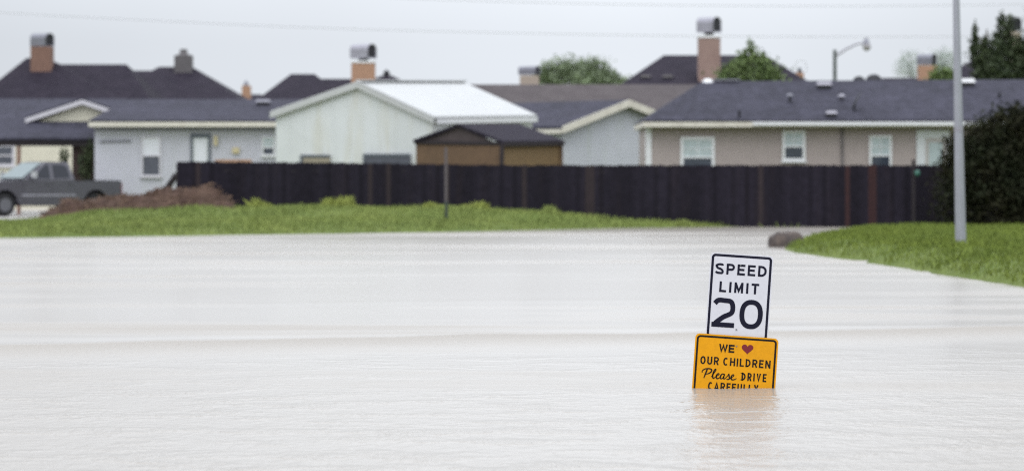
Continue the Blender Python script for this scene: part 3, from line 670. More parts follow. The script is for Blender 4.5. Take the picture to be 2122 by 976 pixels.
box_vent(hj, on_roof(1708, 186), .5, .26, M['cowl_light']); box_vent(hj, on_roof(1723, 243), .36, .2, M['cowl_light'])
box_vent(hj, on_roof(2005, 182), .5, .3, M['white_metal'])
obj('ridge_cap', MB().bar(R0 + Vector((.35, -.05, .04)), R0 + Vector((1.25, -.05, .04)), .22, th=.06), M['cowl'], hj)
obj('roof_dome', MB().dome(P(1467, 174, dr), .22, .22, .17), M['white_metal'], hj, smooth=True)
for px, py, h, m in ((1637, 215, .24, 'cowl'), (1744, 211, .16, 'cowl_light'), (1532, 244, .22, 'black_metal'), (2071, 206, .22, 'black_metal'), (2106, 222, .22, 'black_metal')):
    p = on_roof(px, py); v = obj('vent_pipe', MB().tube([p - Vector((0, 0, .1)), p + Vector((0, 0, h))], [.05, .05], 10), M['black_metal'], hj)
    if m != 'black_metal': obj('pipe_cap', MB().dome(p + Vector((0, 0, h)), .12, .12, .09), M[m], hj, v)
p = on_roof(1769, 232); q = p + Vector((.02, -.02, .2))
dv = obj('satellite_dish', MB().tube([q + Vector((.0, -.08, .03)), q + Vector((.16, .02, .28)) * 0 + Vector((0, 0, 0))], [.05, .05], 8), M['black_metal'], hj)
obj('dish_face', MB().dome((0, 0, 0), .30, .22, .05, 20, 4).map(lambda v: q + Vector((.07, 0, .14)) + Matrix.Rotation(rad(-62), 3, 'Y') @ v), M['black_metal'], hj, dv, smooth=True)
obj('dish_mast', MB().bar(p - Vector((0, 0, .1)), q, .05), M['black_metal'], hj, dv)
for px, r, zz in ((1780, .22, 158), (1811, .30, 154)):
    p = P(px, 171, dr + 1.2); obj('turbine_vent', MB().tube([p - Vector((0, 0, .5)), p], [r * .6, r * .6], 12).dome(p, r, r, Z(zz, dr + 1.2) - p.z), M['black_metal'], hj, smooth=True)

# ---- grey sided gable house in the middle: gable looks to the right, ridge runs back to the left
hg = thing('house', (X(1250, 121), 121, 0), 'pale grey sided house with white edged gable behind the shed', 'house', 'houses behind the fence')
Cn, Ap, Rn = P(1165, 262, 119.5), P(1303, 207, 121.2), P(1440, 262, 122.9)
back = Vector((X(1040, 127.2) - Ap.x, 6.0, 0))
obj('roof', MB().slab([Cn, Ap, Ap + back, Cn + back], (0, 0, -.1)).slab([Ap + Vector((.003, 0, 0)), Rn, Rn + back, Ap + back + Vector((.003, 0, 0))], (0, 0, -.1)), M['shingle_blue'], hg)
n_ = Vector((.45, -.85, 0)).normalized(); tk = n_ * .05; dn = Vector((0, 0, -.26))
Af = Ap + n_ * .003
obj('gable_trim', MB().slab([Cn, Ap, Ap + dn, Cn + dn], tk).slab([Ap + Vector((.004, 0, 0)), Rn, Rn + dn, Ap + dn + Vector((.004, 0, 0))], tk), M['trim_cream'], hg)
e = Cn + back * .4
obj('eave_trim', MB().slab([Cn + dn * .4 - Vector((.01, 0, 0)), e + dn * .4, e + dn, Cn + dn - Vector((.01, 0, 0))], (-.03, -.03, 0)), M['trim_cream'], hg)
s = n_ * -.35; lo = Vector((0, 0, -.103))
wl = [Cn + s + lo + (Ap - Cn) * .06, Ap + s + lo, Rn + s + lo - (Rn - Ap) * .06]
g0, g1 = Vector(wl[0]), Vector(wl[2]); g0.z = g1.z = 0
obj('wall', MB().slab([g0, g1, wl[2], wl[1], wl[0]], -n_ * .2), M['siding_blue'], hg)
g2 = g0 - n_ * .2; a = wl[0] - n_ * .2
obj('side_wall', MB().slab([g2, a - Vector((0, 0, .1)), a + back * .95 - Vector((0, 0, .1)), g2 + back * .95], Vector((.15, .08, 0))), M['siding_blue'], hg)

# ---- white metal building
hd = thing('metal_building', (X(800, 112), 112, 0), 'white metal building with gable front and bright white roof', 'workshop')
FL, PK, FR = P(568, 234, 112.0), P(745, 173, 110.9), P(900, 244, 109.7); bk = Vector((X(960, 117.7) - PK.x, 6.8, 0)); bk.z = .17
obj('wall', MB().slab([FL + Vector((.06, .05, -FL.z)), FR + Vector((-.06, .05, -FR.z)), FR + Vector((-.06, .05, -.12)), PK + Vector((0, .05, -.12)), FL + Vector((.06, .05, -.12))], bk * .99), M['metal_wall'], hd)
u = Vector((0, 0, .06)); o_ = Vector((-.14, -.1, 0))
ml, mr_ = (FL - PK) * .02, (FR - PK) * .03
obj('roof', MB().slab([FL + ml + o_ * .5, PK + o_ * .5, PK + bk, FL + ml + bk], (0, 0, .07)).slab([PK + o_ * .5 + Vector((.003, 0, 0)), FR + mr_ + o_ * .5, FR + mr_ + bk, PK + bk + Vector((.003, 0, 0))], (0, 0, .07)), M['metal_roof'], hd)
dn = Vector((0, 0, -.17)); f_ = Vector((.0, -.03, 0))
obj('gable_trim', MB().slab([FL + ml + o_ * .6, PK + o_ * .6, PK + o_ * .6 + dn, FL + ml + o_ * .6 + dn], f_).slab([PK + o_ * .6 + Vector((.003, 0, 0)), FR + mr_ + o_ * .6, FR + mr_ + o_ * .6 + dn, PK + o_ * .6 + dn + Vector((.003, 0, 0))], f_), M['metal_roof'], hd)
obj('eave_trim', MB().slab([FR + mr_ + dn * .1, FR + mr_ + bk + dn * .1, FR + mr_ + bk + dn, FR + mr_ + dn], (.03, -.02, 0)), M['white_metal'], hd)
obj('ridge_cap', MB().bar(PK + Vector((0, 0, .09)), PK + bk + Vector((0, 0, .09)), .3, th=.05), M['metal_roof'], hd)
def on_front(px, py):
    d = 112.0 + (109.7 - 112.0) * (px - 568) / 332; return P(px, py, d - .02)
for px0, py0, px1, py1, m, lb in ((622, 321, 684, 352, 'tan_blind', 'tan covered window'), (752, 319, 850, 352, 'pane_grey', 'dark wide opening')):  # the wide opening is closed by a dark grey sheet
    a, b, c, e = on_front(px0, py1), on_front(px1, py1), on_front(px1, py0), on_front(px0, py0)
    wn = obj('window', MB().slab([a, b, c, e], (0, .04, 0)), M[m], hd, label=lb); t = Vector((0, 0, .09)); fo = Vector((0, -.02, 0))
    obj('window_frame', MB().slab([e - t, c - t, c, e], fo).slab([a, a + Vector((.09, -.035, 0)), e + Vector((.09, -.035, 0)) - t, e - t], fo), M['door_frame'], hd, wn)

# ---- brown shed
hs_ = thing('garden_shed', (X(1000, 106.5), 106.5, 0), 'brown wooden garden shed with dark shingle roof behind the fence', 'shed')
FL, PK, FR = P(856, 290, 106.8), P(948, 257, 106.2), P(1043, 293, 105.5); bk = Vector((X(1168, 108.9) - FR.x, 3.4, 0)); bk.z = .06
w0, w1 = P(862, 292, 106.9), P(1040, 296, 105.6)
zt = FL.z - .12; g0, g1 = Vector((w0.x, w0.y, 0)), Vector((w1.x, w1.y, 0)); h_ = Vector((0, 0, zt)); bkh = Vector((bk.x, bk.y, 0)) * .97
obj('front_wall', MB().slab([g0, g1, g1 + h_, g0 + h_], Vector((.03, .08, 0))), M['shed_front'], hs_)
obj('side_wall', MB().slab([g1 + Vector((.003, .04, 0)), g1 + bkh, g1 + bkh + h_, g1 + Vector((.003, .04, 0)) + h_], Vector((-.08, .05, 0))), M['shed_side'], hs_)
obj('back_wall', MB().slab([g0 + bkh, g1 + bkh - Vector((.1, 0, 0)), g1 + bkh + h_ - Vector((.1, 0, 0)), g0 + bkh + h_], Vector((0, -.08, 0))), M['shed_side'], hs_)
obj('left_wall', MB().slab([g0 + Vector((.035, .1, 0)), g0 + bkh * .96, g0 + bkh * .96 + h_, g0 + Vector((.035, .1, 0)) + h_], Vector((.08, 0, 0))), M['shed_front'], hs_)
i0 = Vector((0, .12, -.09))
obj('gable', MB().slab([FL + i0 + Vector((.05, 0, -.06)), FR + i0 + Vector((-.05, 0, -.06)), PK + i0 + Vector((0, 0, .05))], Vector((.03, .06, 0))), M['shed_gable'], hs_)
obj('roof', MB().slab([FL, PK, PK + bk, FL + bk], (0, 0, -.09)).slab([PK + Vector((.003, 0, 0)), FR, FR + bk, PK + bk + Vector((.003, 0, 0))], (0, 0, -.09)), M['shed_shingle'], hs_)
obj('corner_post', MB().bar(g1 + Vector((.0, -.03, 0)), g1 + h_ + Vector((.0, -.03, 0)), .13), M['dark_wood'], hs_)
obj('end_post', MB().bar(g1 + bkh + Vector((.02, -.02, 0)), g1 + bkh + h_ + Vector((.02, -.02, 0)), .12), M['shed_front'], hs_)
fd = (FR - FL); obj('fascia', MB().slab([FR + Vector((.005, 0, -.03)), FR + bk + Vector((.005, 0, -.03)), FR + bk + Vector((.005, 0, -.16)), FR + Vector((.005, 0, -.16))], (.03, -.02, 0)), M['dark_wood'], hs_)
obj('tie_beam', MB().slab([FL + Vector((.03, .06, -.13)), FR + Vector((-.03, .06, -.13)), FR + Vector((-.03, .06, -.02)), FL + Vector((.03, .06, -.02))], (0, .05, 0)), M['dark_wood'], hs_)

# ---- white sided house on the left
dw, de = 120.0, 119.5
hc = thing('house', (X(380, dw), dw, 0), 'white sided low house with a dark framed back door', 'house', 'houses behind the fence')
dep = 9.0
A = P(183, 250, de); B = P(640, 250, de)
mb = MB(); C = B + Vector((0, dep, 0)); D = A + Vector((0, dep, 0)); dn = Vector((0, 0, -.05)); R0 = P(268, 206, de + dep / 2); R1 = P(640, 206, de + dep / 2)
mb.v = [tuple(q) for q in (A, B, C, D, A + dn, B + dn, C + dn, D + dn, R0, R1)]
mb.f = [[0, 1, 9, 8], [1, 2, 9], [2, 3, 8, 9], [3, 0, 8], [0, 4, 5, 1], [1, 5, 6, 2], [2, 6, 7, 3], [3, 7, 4, 0], [4, 7, 6, 5]]
obj('roof', mb, M['shingle_blue'], hc); zb = Z(263, de)
obj('fascia', MB().box(A.x, B.x, de + .01, de + .04, zb, A.z - .053), M['trim_cream'], hc)
obj('soffit', MB().box(A.x + .02, B.x, de + .045, de + dep, zb, zb + .02), M['trim_cream'], hc)
wx0 = X(196, dw); obj('wall', MB().box(wx0, B.x - .3, dw, dw + dep - 1, 0, zb - .003), M['siding_white'], hc)
obj('top_strip', MB().box(wx0 + .05, B.x - .3, dw - .025, dw - .003, zb - .13, zb - .006), M['cowl'], hc)  # grey strip along the top of the wall, below the soffit
window(hc, 293, 283, 334, 366, dw, 'pane_white', 'pane_grey', .48, 'trim_lilac', .06, 1, 1)
window(hc, 543, 284, 570, 323, dw, 'pane_light', 'pane_dark', .55, 'trim_white', .05, 1, 2)
x0, x1 = X(395, dw), X(437, dw); z0, z1 = .25, Z(277, dw); f_ = .1
dc = obj('door', MB().box(x0, x0 + f_, dw - .06, dw - .003, z0, z1).box(x1 - f_, x1, dw - .06, dw - .003, z0, z1).box(x0 + f_, x1 - f_, dw - .06, dw - .003, z1 - .16, z1), M['door_frame'], hc)
obj('door_leaf', MB().box(x0 + f_, x1 - f_, dw - .045, dw - .004, z0, z1 - .16), M['door_white'], hc, dc)
obj('door_pane', MB().box(x0 + f_ + .08, x1 - f_ - .08, dw - .055, dw - .046, z0 + 1.0, z1 - .28), M['pane_white'], hc, dc)
obj('wall_lamp', MB().box(X(444, dw), X(451, dw), dw - .14, dw - .003, Z(302, dw), Z(282, dw)), M['lamp_yellow'], hc)
obj('meter_box', MB().box(X(482, dw), X(496, dw), dw - .1, dw - .003, Z(318, dw), Z(306, dw)), M['lamp_yellow'], hc)
obj('awning_shade_bar', MB().bar((X(206, dw), dw - .06, Z(293, dw)), (X(272, dw), dw - .06, Z(292, dw)), .05), M['cowl'], hc)  # grey bar stands for the awning line and its shading
box_vent(hc, P(545, 219, de + 3.2), .55, .22, M['cowl'])
tag(obj('lumber_board', MB().box(X(446, 118.5), X(522, 118.5), 118.4, 118.5, Z(352, 118.5), Z(331, 118.5)), M['orange_board']), 'weathered orange board propped behind the left end of the fence', 'board')

# ---- carport house far left
d0 = 121.0
hb = thing('house', (X(60, d0), d0, 0), 'house with an open carport and small cream gable at far left', 'house', 'houses behind the fence')
hip_roof(hb, 'roof', -220, 330, 250, -120, 262, 205, d0 + 2.5, 7, M['shingle_blue'])
obj('porch_roof', MB().slab([P(-220, 286, d0), P(196, 286, d0), P(205, 247, d0 + 2.6), P(-220, 247, d0 + 2.6)], (0, 0, -.08)), M['shingle_blue'], hb)
pk, gl, gr = P(170, 207, d0 + 2.0), P(52, 246, d0 + 2.0), P(250, 234, d0 + 2.0); dn = Vector((0, 0, -.17))
obj('gable_trim', MB().slab([gl, pk, pk + dn, gl + dn], (0, .06, 0)).slab([pk + Vector((.003, 0, 0)), gr, gr + dn, pk + dn + Vector((.003, 0, 0))], (0, .06, 0)), M['trim_lilac'], hb)
i_ = Vector((0, .25, -.1)); obj('gable_wall', MB().slab([gl + i_ + Vector((.25, 0, -.1)), gr + i_ - Vector((.1, 0, .42)), gr + i_ - Vector((.22, 0, .1)), pk + i_], (0, .1, 0)), M['cream_wall'], hb)
q_ = Vector((0, 4.2, 0)); obj('gable_roof', MB().slab([gl + Vector((0, .07, .003)), pk + Vector((0, .07, .003)), pk + q_, gl + q_], (0, 0, .06)).slab([pk + Vector((.003, .07, .003)), gr + Vector((0, .07, .003)), gr + q_, pk + q_ + Vector((.003, 0, 0))], (0, 0, .06)), M['shingle_blue'], hb)
obj('beam', MB().box(X(-220, d0), X(194, d0), d0 + .1, d0 + .3, Z(303, d0), Z(289, d0)), M['dark_wood'], hb)
obj('back_wall', MB().box(X(-220, 139), X(149, 139), 139, 139.3, 0, Z(278, 139)), M['cream_wall'], hb)
obj('ceiling', MB().box(X(-220, d0), X(192, d0), d0 + .32, d0 + 2.4, Z(287, d0), Z(286, d0)), M['dark_wood'], hb)
obj('side_wall', MB().box(X(147, d0), X(193, d0), d0 + .4, d0 + .6, 0, Z(290, d0)), mat('dark brown lattice wall', (.05, .028, .026), .8, noise=(5, .5), streak=((.03, .04, .025), .8)), hb)
obj('post', MB().box(X(34, d0), X(41, d0), d0 + .12, d0 + .26, 0, Z(303, d0) - .003), M['brick_brown'], hb)
window(hb, -12, 300, 31, 345, 139, 'pane_grey', 'pane_grey', .5, 'trim_lilac', .1, 1, 1)

# ---- far roofs
def far_house(e0, e1, ye, r0, r1, yr, d, depth, m, wall, lbl):
    h = thing('house', (X((e0 + e1) / 2, d), d, 0), lbl, 'house', 'houses behind the fence'); hip_roof(h, 'roof', e0, e1, ye, r0, r1, yr, d, depth, M[m], walls=M[wall]); return h
h = far_house(-90, 300, 236, 55, 98, 121, 165, 15, 'shingle_dark', 'brick_brown', 'tall dark hip roofed house with a wide brown brick chimney')
hip_roof(h, 'wing_roof', 60, 330, 232, 104, 262, 134, 166.5, 13, M['shingle_dark'])
cowl_chimney(h, 63, 106, 69, 96, 97, 190, 170.6, M['brick_brown'], M['cowl'], white=False, neck=False)
h = far_house(180, 510, 215, 330, 398, 139, 178, 14, 'shingle_dark', 'brick_brown', 'dark roofed house with a short grey stone chimney')
hip_roof(h, 'wing_roof', 150, 420, 212, 262, 345, 147, 180.5, 12, M['shingle_dark'])
ch = cowl_chimney(h, 361, 397, 0, 0, 115, 185, 183.8, M['stone_grey'], M['cowl'], white=False, barrel=False)
p = P(379, 115, 183.8); obj('chimney_pot', MB().tube([p + Vector((0, .4, 0)), p + Vector((0, .4, .12)), p + Vector((0, .4, .34))], [.4, .22, .2], 12), M['stone_grey'], h, ch)
h = far_house(525, 720, 212, 603, 652, 154, 150, 9, 'shingle_dark', 'brick_brown', 'dark roofed house right behind the white metal building')
hip_roof(h, 'wing_roof', 600, 860, 205, 655, 800, 164, 151.5, 7, M['shingle_dark'])
cowl_chimney(h, 728, 776, 91, 121, 131, 190, 152, M['brick'], M['cowl_light'], 30)
h = far_house(700, 880, 190, 792, 812, 157, 215, 8, 'shingle_dark', 'brick_brown', 'small dark roof peak with a finial behind the metal building')
p = P(801, 158, 219); obj('finial', MB().tube([p - Vector((0, 0, .3)), p + Vector((0, 0, .25)), p + Vector((0, 0, .4))], [.16, .22, .05], 10), M['black_metal'], h)
h = far_house(905, 1640, 246, 905, 1640, 175.5, 131, 10, 'shingle_brown', 'siding_taupe', 'house with a long plain grey brown roof in the middle')
cowl_chimney(h, 1077, 1117, 137, 155, 157, 182, 140, M['beige'], M['cowl'], 30, neck=False, white=False)
h = far_house(1255, 1720, 196, 1376, 1586, 115, 150, 13, 'shingle_dark', 'brick_pink', 'dark hip roofed house with the tallest pinkish brick chimney')
cowl_chimney(h, 1448, 1493, 35, 67, 79, 190, 152, M['brick_pink'], M['cowl_light'], 32)
for px in (1338, 1384): box_vent(h, P(px, 166, 152.6), .5, .22, M['stone_grey'])
h = far_house(1930, 2160, 190, 2016, 2060, 124, 172, 12, 'shingle_dark', 'brick_pink', 'dark roofed house half hidden by trees at far right')
cowl_chimney(h, 2094, 2116, 36, 64, 66, 130, 168, M['beige'], M['black_metal'], 60, neck=False, white=False)
h = far_house(1780, 2010, 190, 1830, 1960, 162, 150, 8, 'shingle_dark', 'brick', 'low dark roof with a squat orange brick chimney')
cowl_chimney(h, 1905, 1941, 112, 134, 136, 185, 151, M['brick'], M['cowl'], 32, neck=False, white=False)
h = far_house(440, 590, 222, 490, 540, 196, 205, 8, 'shingle_dark', 'brick', 'low far roof with a small orange brick chimney')
ch = cowl_chimney(h, 501, 519, 0, 0, 178, 215, 206, M['brick'], M['cowl'], white=False, barrel=False)
p = P(510, 178, 206.3); obj('spark_cap', MB().tube([p, p + Vector((0, 0, .2)), p + Vector((0, 0, .34))], [.16, .12, .02], 10), M['cowl'], h, ch)
h = far_house(1560, 1760, 190, 1630, 1690, 172, 180, 8, 'shingle_dark', 'brick', 'low far roof with a small chimney under a white ring')
ch = cowl_chimney(h, 1648, 1666, 0, 0, 151, 190, 181, M['brick'], M['cowl'], white=False, barrel=False)
p = P(1657, 151, 181.2); obj('chimney_pot', MB().tube([p, p + Vector((0, 0, .25))], [.12, .08], 10), M['black_metal'], h, ch)
c = P(1659, 140, 181.2); obj('cap_ring', MB().tube([c + Vector((.33 * math.cos(rad(a_)), 0, .40 * math.sin(rad(a_)))) for a_ in range(-60, 241, 15)], [.025] * 21, 6), M['globe'], h, ch)

# ------------------------------------------------------------------ far street lamp, cables
d = 175.0; g = thing('street_lamp', (X(1730, d), d, 0), 'far street lamp with a bent arm above the taupe roof', 'street light')
obj('pole', MB().tube([(X(1730, d), d, 0), P(1730, 104, d)], [.13, .09], 12), M['post_green'], g)
obj('arm', MB().tube([P(1730, 118, d), P(1752, 103, d), P(1775, 92, d), P(1794, 89, d)], [.07, .06, .055, .05], 8), M['cowl_light'], g)
lh = obj('lamp_head', MB().tube([P(1795, 79, d), P(1795, 86, d), P(1795, 92, d)], [.06, .14, .2], 12), M['cowl'], g)
obj('globe', MB().dome(P(1796, 97, d), .22, .22, .24, 14, 8, True), mat('dull lamp glass', (.38, .36, .38), .3), g, lh, smooth=True)
for pts, lb in (([(-60, 21), (0, 27), (350, 45), (700, 60), (1050, 69), (1400, 75), (1750, 77), (2200, 76)], 'thin power cable, lower of the two across the grey sky'),
                ([(700, -12), (850, -2), (1150, 7), (1450, 12), (1800, 13), (2200, 9)], 'thin power cable, upper of the two across the grey sky')):
    sp_ = spline(pts, 5); tag(obj('power_cable', MB().tube([P(x, y, 190) for x, y in sp_], [.020] * len(sp_), 6), M['cable']), lb, 'cable', 'power cables')

# ------------------------------------------------------------------ trees and shrubs
def leaves(name, clumps, d, n, size, m, root, parent=None, flat=.9, shell=.45, kind=None, tail=.16):
    """leaf faces spread through a set of ellipsoid clumps (px, py, rx px, ry px); more leaves near their surfaces"""
    A = np.array([c[2] * c[3] for c in clumps], float); cnt = np.maximum(20, (n * A / A.sum()).astype(int)); out_ = []
    for (px, py, rx, ry), k in zip(clumps, cnt):
        v = RNG.normal(0, 1, (k, 3)); v /= np.linalg.norm(v, axis=1)[:, None]; r = RNG.uniform(shell ** 3, 1.1, k) ** (1 / 3) * (1 + np.abs(RNG.normal(0, tail, k)))
        s = 1 + .22 * np.sin(v[:, 0] * 5 + px) * np.sin(v[:, 2] * 6 + py) + .20 * np.sin(v[:, 1] * 9 + v[:, 2] * 7)
        c = P(px, py, d); q = v * (r * s)[:, None] * np.array([rx / F * d, rx / F * d * flat, ry / F * d]); out_.append(q + np.array(c))
    p = np.concatenate(out_); p[:, 2] = np.maximum(p[:, 2], .02); n = len(p)
    a = RNG.normal(0, 1, (n, 3)); a /= np.linalg.norm(a, axis=1)[:, None]; b = RNG.normal(0, 1, (n, 3)); b -= a * (a * b).sum(1)[:, None]; b /= np.linalg.norm(b, axis=1)[:, None]
    sz = size * RNG.uniform(.6, 1.4, n)[:, None]
    B = np.stack([p - a * sz, p - b * sz * .5, p + a * sz, p + b * sz * .5], 1).reshape(-1, 3)
    return npmesh(name, B, np.arange(4 * n).reshape(-1, 4), m, root, parent)
def tree(name, clumps, d, n, size, m, lbl, cat='tree', group=None, trunk_px=None, r=.14, tail=.16):
    px = trunk_px or clumps[0][0]; g = thing(name, (X(px, d), d, 0), lbl, cat, group)
    top = min(c[1] - c[3] * .4 for c in clumps)
    mid = (Vector((X(px, d), d, 0)) + P(px, top, d)) / 2
    tr = obj('trunk', MB().tube([(X(px, d), d, -.1), mid + Vector((.06, .05, 0)), P(px, top, d)], [r, r * .7, r * .2], 10), M['bark'], g, smooth=True)
    mb = MB()
    for c in clumps[:14]:
        e = P(c[0], c[1], d); s0 = Vector((X(px, d), d, max(.2, e.z - .6 * abs(e.x - X(px, d)) - .5)))
        mb.tube([s0, (s0 + e) / 2 + Vector((0, 0, .08)), e], [r * .4, r * .25, r * .08], 6)
    obj('limbs', mb, M['bark'], g, tr)
    leaves('crown', clumps, d, n, size, m, g, tail=tail)
# deciduous trees, middle, with haze put into the leaf colour
tree('leafy_tree', [(1150, 152, 34, 24), (1185, 142, 24, 18), (1130, 165, 26, 20), (1170, 172, 45, 22)], 250, 3000, .16, M['leaf_faint_haze'], 'soft green tree right behind the squat beige chimney', group='trees beyond the houses')
tree('leafy_tree', [(1233, 146, 30, 23), (1215, 160, 28, 22), (1258, 162, 26, 18), (1235, 176, 50, 20), (1285, 176, 26, 14)], 255, 3600, .16, M['leaf_faint_haze'], 'rounded soft green tree left of the dark hip roof', group='trees beyond the houses')
# far trees, right, paled by haze put into the leaf colour
tree('leafy_tree', [(1885, 122, 22, 16), (1868, 140, 16, 14), (1905, 140, 26, 24), (1880, 158, 24, 16)], 420, 900, .17, M['leaf_hazy'], 'sparse haze pale tree left of the squat orange chimney', group='trees beyond the houses')
tree('leafy_tree', [(1955, 120, 26, 20), (1960, 142, 30, 24), (1940, 150, 24, 24)], 420, 1500, .17, M['leaf_hazy'], 'haze pale tree behind the street light pole', group='trees beyond the houses')
tree('round_shrub', [(1955, 156, 24, 16), (1942, 164, 20, 12)], 148, 1200, .07, M['leaf_green'], 'small dark green treetop right of the squat orange chimney', 'tree', trunk_px=1955, r=.08)
# pointed bright green tree before the dark hip roof
tree('pointed_tree', [(1556, 97, 7, 14), (1555, 113, 14, 13), (1541, 124, 14, 13), (1573, 123, 14, 13), (1556, 132, 26, 16), (1526, 140, 22, 15), (1586, 139, 22, 15), (1508, 156, 20, 14), (1600, 154, 20, 14), (1555, 155, 52, 18), (1555, 190, 58, 34)], 138, 3800, .085, M['leaf_green'], 'bright green pointed tree before the dark hip roof', trunk_px=1556, tail=.30)
# dark upright junipers
tree('upright_tree', [(2021, 68, 5, 17), (2019, 92, 9, 18), (2041, 88, 6, 15), (2031, 110, 20, 18), (2040, 128, 26, 22), (2055, 108, 16, 22), (2050, 150, 32, 24), (2045, 200, 34, 46)], 134, 5200, .08, M['leaf_juniper'], 'dark green tree with two thin upright tips beside the pole', group='upright trees at the right', trunk_px=2045, tail=.24)
tree('upright_tree', [(2076, 42, 7, 15), (2079, 60, 13, 20), (2094, 52, 8, 16), (2074, 85, 18, 24), (2092, 100, 24, 26), (2110, 118, 22, 34), (2080, 125, 30, 30), (2100, 150, 34, 26), (2135, 120, 20, 60), (2095, 200, 44, 46)], 135, 7200, .08, M['leaf_juniper'], 'tallest dark green tree, at the far right above the roofs', group='upright trees at the right', trunk_px=2090, tail=.24)
# big dark shrub at the right end of the fence
d = 99.5
tree('large_shrub', [(2090, 290, 62, 56), (2040, 305, 50, 42), (1998, 318, 40, 34), (1972, 300, 14, 14), (1985, 284, 12, 12), (2125, 275, 50, 48), (2110, 250, 40, 24), (2160, 245, 50, 30), (2060, 268, 36, 26), (2030, 285, 26, 24), (1980, 345, 30, 30), (2000, 370, 50, 46), (2060, 360, 70, 60), (2125, 370, 70, 80), (1990, 420, 46, 46), (2060, 425, 76, 46), (2135, 425, 60, 46), (2170, 300, 50, 60)], d, 26000, .065, M['leaf_dark'], 'large dense dark green shrub behind the street light pole', 'shrub', trunk_px=2070, r=.1, tail=.22)
g = thing('climbing_plant', (X(170, 120.6), 120.6, 0), 'small green plant at the carport corner behind the truck', 'plant')
leaves('foliage', [(132, 325, 9, 16), (176, 345, 14, 30), (185, 320, 8, 26)], 120.6, 900, .06, M['leaf_juniper'], g); obj('stem', MB().tube([(X(176, 120.6), 120.6, 0), P(176, 320, 120.6)], [.03, .015], 6), M['bark'], g)

# ------------------------------------------------------------------ pickup truck (local: front towards -x, left side towards -y)
TR = rad(38); ft = Vector((X(15, 115), 115.0, .158))   # contact point of the near front wheel
tk = thing('pickup_truck', ft, 'grey crew cab pickup truck parked on the driveway', 'pickup truck')
def tw(p):
    return ft + Matrix.Rotation(TR, 3, 'Z') @ Vector((p[0], p[1] + .12, p[2]))
tm = lambda mb: mb.map(lambda p: tw(p))
WB, RW = 3.62, .40
def archpts(xc, r=.50, zc=.42):
    return [(xc + r * math.cos(rad(a_)), zc + r * math.sin(rad(a_))) for a_ in range(170, 9, -16)]
side = [(-.95, .45), (-.98, .75), (-.93, 1.02), (-.80, 1.14), (-.10, 1.22), (.72, 1.26), (1.0, 1.27), (2.74, 1.27), (2.78, 1.22), (4.62, 1.24), (4.66, 1.16), (4.66, .52)]
low = [(WB + .6, .45)] + archpts(WB)[::-1] + [(WB - .6, .40), (.62, .38)] + archpts(0)[::-1] + [(-.6, .42)]
prof_ = [(x, 0, z) for x, z in side + low]
hw = 1.95
mb = MB().slab(prof_, (0, hw, 0)); body = obj('body', tm(mb), M['paint_truck'], tk)
# black sheet over the solid bed top stands for the hollow
obj('bed_top_sheet', tm(MB().box(2.86, 4.58, .12, hw - .12, 1.245, 1.25)), M['black_metal'], tk)
cb = [(.72, 1.27), (1.62, 1.86), (1.85, 1.90), (2.50, 1.88), (2.62, 1.84), (2.76, 1.27)]
mb = MB(); n_ = len(cb)
ins = [.02, .20, .20, .20, .20, .02]
mb.v = [(x, i, z) for (x, z), i in zip(cb, ins)] + [(x, hw - i, z) for (x, z), i in zip(cb, ins)]
mb.f = [list(range(n_)), list(range(2 * n_ - 1, n_ - 1, -1))] + [[i, (i + 1) % n_, n_ + (i + 1) % n_, n_ + i] for i in range(n_)]
obj('cab', tm(mb), M['paint_truck'], tk)
def sidepane(pts, nm, y_off=.012, lb=None):
    f = lambda x, z: .02 + (z - 1.27) / .6 * .18
    q = [(x, f(x, z) - y_off, z) for x, z in pts]; return obj(nm, tm(MB().slab(q, (0, .01, 0))), M['truck_glass'], tk)
sidepane([(1.02, 1.31), (1.20, 1.44), (1.66, 1.79), (1.80, 1.80), (1.80, 1.31)], 'front_side_window')
sidepane([(1.93, 1.31), (1.93, 1.80), (2.40, 1.79), (2.52, 1.70), (2.60, 1.33)], 'rear_side_window')
q = [(.76, .16, 1.31), (.76, hw - .16, 1.31), (1.57, hw - .30, 1.84), (1.57, .30, 1.84)]
obj('windshield', tm(MB().slab([(x - .015, y, z + .02) for x, y, z in q], (.01, 0, -.01))), M['windshield'], tk)
obj('rear_window', tm(MB().slab([(2.775, .3, 1.33), (2.775, hw - .3, 1.33), (2.66, hw - .38, 1.74), (2.66, .38, 1.74)], (.008, 0, 0))), M['truck_glass'], tk)
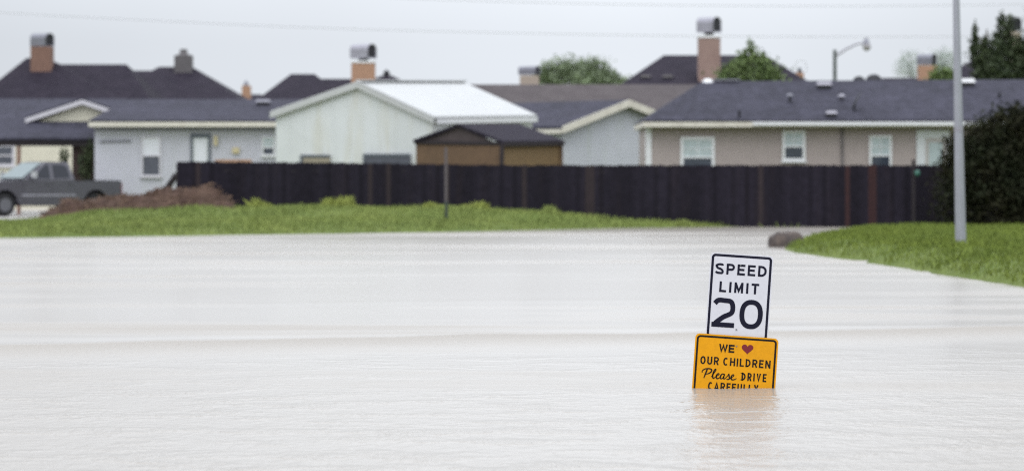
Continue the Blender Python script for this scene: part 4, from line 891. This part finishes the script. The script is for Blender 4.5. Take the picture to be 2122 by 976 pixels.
for x0, x1 in ((.70, 1.84), (1.86, 2.74)):
    dr_ = obj('door', tm(MB().slab([(x0, -.012, .52), (x1, -.012, .52), (x1, -.012, 1.25), (x0, -.012, 1.25)], (0, .010, 0))), M['paint_truck'], tk)
    obj('handle', tm(MB().box(x1 - .26, x1 - .08, -.045, -.013, 1.10, 1.14)), M['paint_truck'], tk, dr_)
obj('side_moulding', tm(MB().box(.62, 2.78, -.03, -.013, .70, .76)), M['cowl_light'], tk)
mir = obj('mirror', tm(MB().box(.98, 1.10, -.27, -.06, 1.34, 1.55)), M['chrome'], tk); obj('mirror_arm', tm(MB().box(1.02, 1.07, -.06, .03, 1.36, 1.40)), M['black_metal'], tk, mir)
mir = obj('mirror', tm(MB().box(.98, 1.10, hw + .06, hw + .27, 1.34, 1.55)), M['chrome'], tk); obj('mirror_arm', tm(MB().box(1.02, 1.07, hw - .03, hw + .06, 1.36, 1.40)), M['black_metal'], tk, mir)
for xc in (0, WB):
    for y0 in (.02, hw - .28):
        wv = obj('wheel', tm(MB().tube([(xc, y0, RW), (xc, y0 + .03, RW), (xc, y0 + .23, RW), (xc, y0 + .26, RW)], [RW - .04, RW, RW, RW - .04], 28)), M['tyre'], tk)
        yo = y0 - .012 if y0 < 1 else y0 + .262
        mb = MB().tube([(xc, yo, RW), (xc, yo + .01, RW)], [.235, .235], 24)
        rm = obj('rim', tm(mb), M['rim'], tk, wv)
obj('underbody', tm(MB().box(-.55, 4.3, .35, hw - .35, .36, .85)), M['black_metal'], tk)
obj('front_bumper', tm(MB().box(-1.06, -.96, .03, hw - .03, .48, .70)), M['chrome'], tk)
obj('rear_bumper', tm(MB().box(4.665, 4.80, .05, hw - .05, .50, .68)), M['cowl'], tk)
obj('tailgate', tm(MB().box(4.664, 4.70, .15, hw - .15, .72, 1.23)), M['paint_truck'], tk)
obj('grille', tm(MB().box(-1.005, -.97, .45, hw - .45, .74, 1.0)), M['black_metal'], tk)
for y0 in (.04, hw - .38): obj('headlight', tm(MB().box(-1.0, -.93, y0, y0 + .34, .80, 1.0)), M['lamp_clear'], tk)
for y0 in (.0, hw - .14): obj('tail_light', tm(MB().box(4.665, 4.69, y0, y0 + .13, .78, 1.15)), M['lamp_red'], tk)
